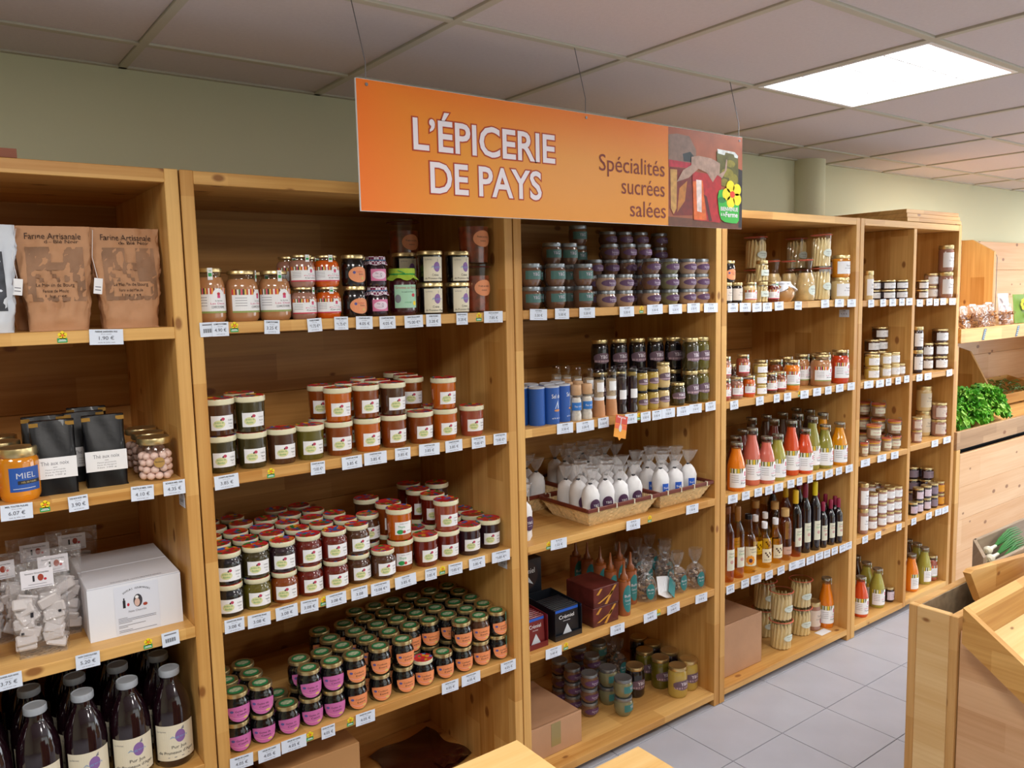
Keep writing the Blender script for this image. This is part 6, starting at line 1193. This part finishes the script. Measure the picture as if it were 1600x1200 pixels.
# snack bags on the upper slanted shelf
for i,(u,y,sd) in enumerate(((1503,.10,6),(1518,.15,7),(1532,.10,8),(1543,.19,9),(1570,.13,10))):
    o=make('snack',('nuts',sd,.155,.10)); zz=1.392+(y-.022)*.1115+.006; o.location=(x_at(u,y,1.45),y,zz); o.rotation_euler=(0,0,R.uniform(-.5,.1))
    c=MB(); c.box(-.028,.028,-.004,.004,.148,.160,WHITE,bev=.002); c.obj('clip',o)
    tag(o,f'clear bag of nuts with white clip, {ORD[i+1]} from left on the vegetable display top shelf','snack bag','clear snack bags on the display top shelf')
for u,y,w_,h_,c_,lb,nm in ((1571,.26,.11,.20,'#C8C4CC','tall pale printed packet leaning behind the clear snack bags','p'),(1598,.22,.16,.19,'#7AA04A','green packet printed with a yellow flower at the right edge','g')):
    x=x_at(u,y,1.5); o=empty('printed_packet',(x,y,1.428)); o.rotation_euler=(-.12,0,-.2); tag(o,lb,'packet'); b=MB(); pm=mat('packet_'+nm,c_,.35,coat=.3,var=.15,vscale=18)
    b.grid(lambda q,t:(math.sin(q*2*PI)*w_/2,math.cos(q*2*PI)*.022*(1-.9*t)*(.9 if t>0 else 1),h_*t),28,8,pm); b.obj('packet',o,fix=False)
    p=Print(None,y=-.026,zc=0); 
    if nm=='g':
        for k in range(8): p.ell(.0+.03*math.cos(k*.785),.12+.03*math.sin(k*.785),.014,.014,YEL,8)
        p.layer=1; p.ell(0,.12,.014,.014,mat('print_seed','#5A3A48',.6)); p.ell(.02,.05,.03,.02,mat('print_mauve','#A07A8A',.6))
    else: p.poly([(-.05,.18),(-.035,.18),(.045,.02),(.03,.02)],WHITE); p.rect(-.045,.04,.05,.09,mat('print_soft_pink','#C89AA0',.5))
    p.obj('print',o)
# ================================================================ FOREGROUND bins, tray, crate and display tops
def panelbox(root,name,x0,x1,y0,y1,z0,z1,m): b=MB(); b.box(x0,x1,y0,y1,z0,z1,m,bev=.002); return b.obj(name,root)
BX0,BX1,BY1,BZ=1.79,2.62,-.862,.742
B=empty('display_bin',(BX0,BY1,0)); tag(B,'open-topped tall pale wooden bin end standing in the aisle, right foreground','display bin')
panelbox(B,'end_panel',.0,.024,-.118,-.024,0,BZ,WBIN); panelbox(B,'corner_post',0,.024,-.0235,0,0,BZ,WBINZ); panelbox(B,'back_panel',.0245,BX1-BX0,-.024,0,0,BZ,WBINZ); panelbox(B,'front_panel',0,BX1-BX0,-.142,-.1185,0,BZ,WBINZ); panelbox(B,'floor_panel',.025,BX1-BX0,-.118,-.0245,.10,.115,WDARK); panelbox(B,'end_panel',BX1-BX0+.001,BX1-BX0+.024,-.142,0,0,BZ,WBIN)
panelbox(B,'inner_liner',.0245,BX1-BX0,-.0275,-.0245,.12,BZ-.001,WDARK)
S=empty('display_stand',(BX0+.012,-1.007,0)); tag(S,'rosy wooden stand under the tilted tray, right foreground','display stand')
b=MB(); b.prism([(0,0),(0,.700),(-.048,.702),(-.545,.350),(-.60,.345),(-.60,0)],'x',0,.022,wood('pine_stand_rosy','y','#E8C096','#CC9C70',knots=.8)); b.obj('side_panel',S)
b=MB(); b.prism([(0,0),(0,.700),(-.048,.702),(-.545,.350),(-.60,.345),(-.60,0)],'x',.80,.822,WBIN); b.obj('side_panel',S)
panelbox(S,'front_panel',.0225,.7995,-.60,-.58,0,.34,WBINZ)
T=empty('tilted_tray',(1.70,-1.055,.709)); tag(T,'shallow tilted empty wooden tray jutting out over the bin, right edge','tray')
LT=.108/.154; LY=.50
def slp(y0,y1,za,zb): return [(-y0,za-LT*y0),(-y1,za-LT*y1),(-y1,zb-LT*y1),(-y0,zb-LT*y0)]
for x0,x1 in ((0,.022),(.62,.642)): b=MB(); b.prism(slp(0,LY,.0,.101),'x',x0,x1,WY); b.obj('side_board',T)
b=MB(); b.prism(slp(.0,.022,.0,.101),'x',.0225,.6195,WX); b.obj('end_board',T); b=MB(); b.prism(slp(LY-.022,LY,.0,.101),'x',.0225,.6195,WX); b.obj('end_board',T)
b=MB(); b.prism(slp(.0225,LY-.0225,.004,.016),'x',.0225,.6195,WTOP); b.obj('tray_floor',T)
K=empty('leaning_board',(1.859,-1.0,BZ+.001)); tag(K,'upright wooden board standing on the bin between the tilted tray and the onion crate','board')
b=MB(); b.prism([(0,.112),(.02,.118),(.60,.060),(.60,0),(.09,0),(.075,.01)],'y',-.003,.019,WX); b.obj('board',K)
# weathered crate with spring onions
G=empty('weathered_crate',(2.05,-.965,BZ+.001)); tag(G,'grey weathered wooden crate holding spring onions, right edge','crate')
hz=.112
b=MB(); b.box(.15,.62,.092,.103,.0,hz,WGREY,bev=.001); b.obj('back_slat',G)
b=MB(); b.prism([(-.02,.0),(.0,.0),(.168,.103),(.148,.103)],'z',0,hz,WGREY); b.obj('end_slat',G)
b=MB(); b.box(-.02,.62,-.012,-.001,0,hz*.80,WGREY,bev=.001); b.obj('front_slat',G); b=MB(); b.prism([(.001,.0),(.61,.0),(.61,.091),(.149,.091)],'z',.0,.008,WGREY); b.obj('base',G)
WO=mat('onion_white','#E8E4D0',.4,coat=.3); OG=mat('onion_stalk_green','#2E7A34',.4,coat=.3); RO=mat('onion_roots','#D8C8A0',.8)
for i,(x,y,a) in enumerate(((.10,.020,.0),(.13,.046,.0),(.17,.070,.0))):
    o=empty('spring_onion',(2.05+x,-.965+y,BZ+.001+.034+.016*(i*.8+1))); o.scale=(.75,.75,.75); o.rotation_euler=(0,-.05,a*.3); tag(o,['white spring onion with tangled roots, lying lowest and leftmost in the crate','spring onion behind the leftmost one in the crate','spring onion on the right of the crate with long stalk'][i],'spring onion','spring onions in the crate')
    b=MB(); b.lathe([(0,0),(.010,.001),(.019,.012),(.017,.026),(.009,.045),(.007,.09)],WO,14,T=Matrix.Rotation(PI/2,4,'Y')); b.obj('bulb',o)
    b=MB()
    for k in range(14): q=R.random()*6; e=R.uniform(.008,.020); b.tube([(0,0,0),(-.008,math.cos(q)*e*.5,math.sin(q)*e*.5+.002),(-.016,math.cos(q)*e,math.sin(q)*e)],.0006,RO,4)
    r_=b.obj('roots',o); r_['kind']='stuff'
    for k in range(4): b=MB(); e=(k-1.5)*.003; b.tube([(.085,0,0),(.14,e,.006+.004*k),(.24,e*2,.012+.008*k),(.34,e*2.5,.006+.006*k)],[.0055,.006,.005,.002],OG,7); b.obj('stalk',o)
# two display tops in front
def stand(x0,x1,y0,y1,z,label):
    o=empty('display_table',(x0,y1,0)); tag(o,label,'display table','pale wooden display tables in the foreground'); W_,D_=x1-x0,y1-y0
    panelbox(o,'table_top',0,W_,-D_,0,z-.022,z,WTOP)
    for a_ in ((.02,.042,-D_+.02,-.02),(W_-.042,W_-.02,-D_+.02,-.02),(.043,W_-.043,-.042,-.02)): panelbox(o,'side_panel',a_[0],a_[1],a_[2],a_[3],0,z-.0225,WBINZ)
stand(-.22,.318,-1.45,-.862,.85,'higher pale wooden display table corner at the bottom of the picture'); stand(.352,.662,-1.35,-.842,.70,'lower pale wooden display table corner at the bottom, right of the higher one')
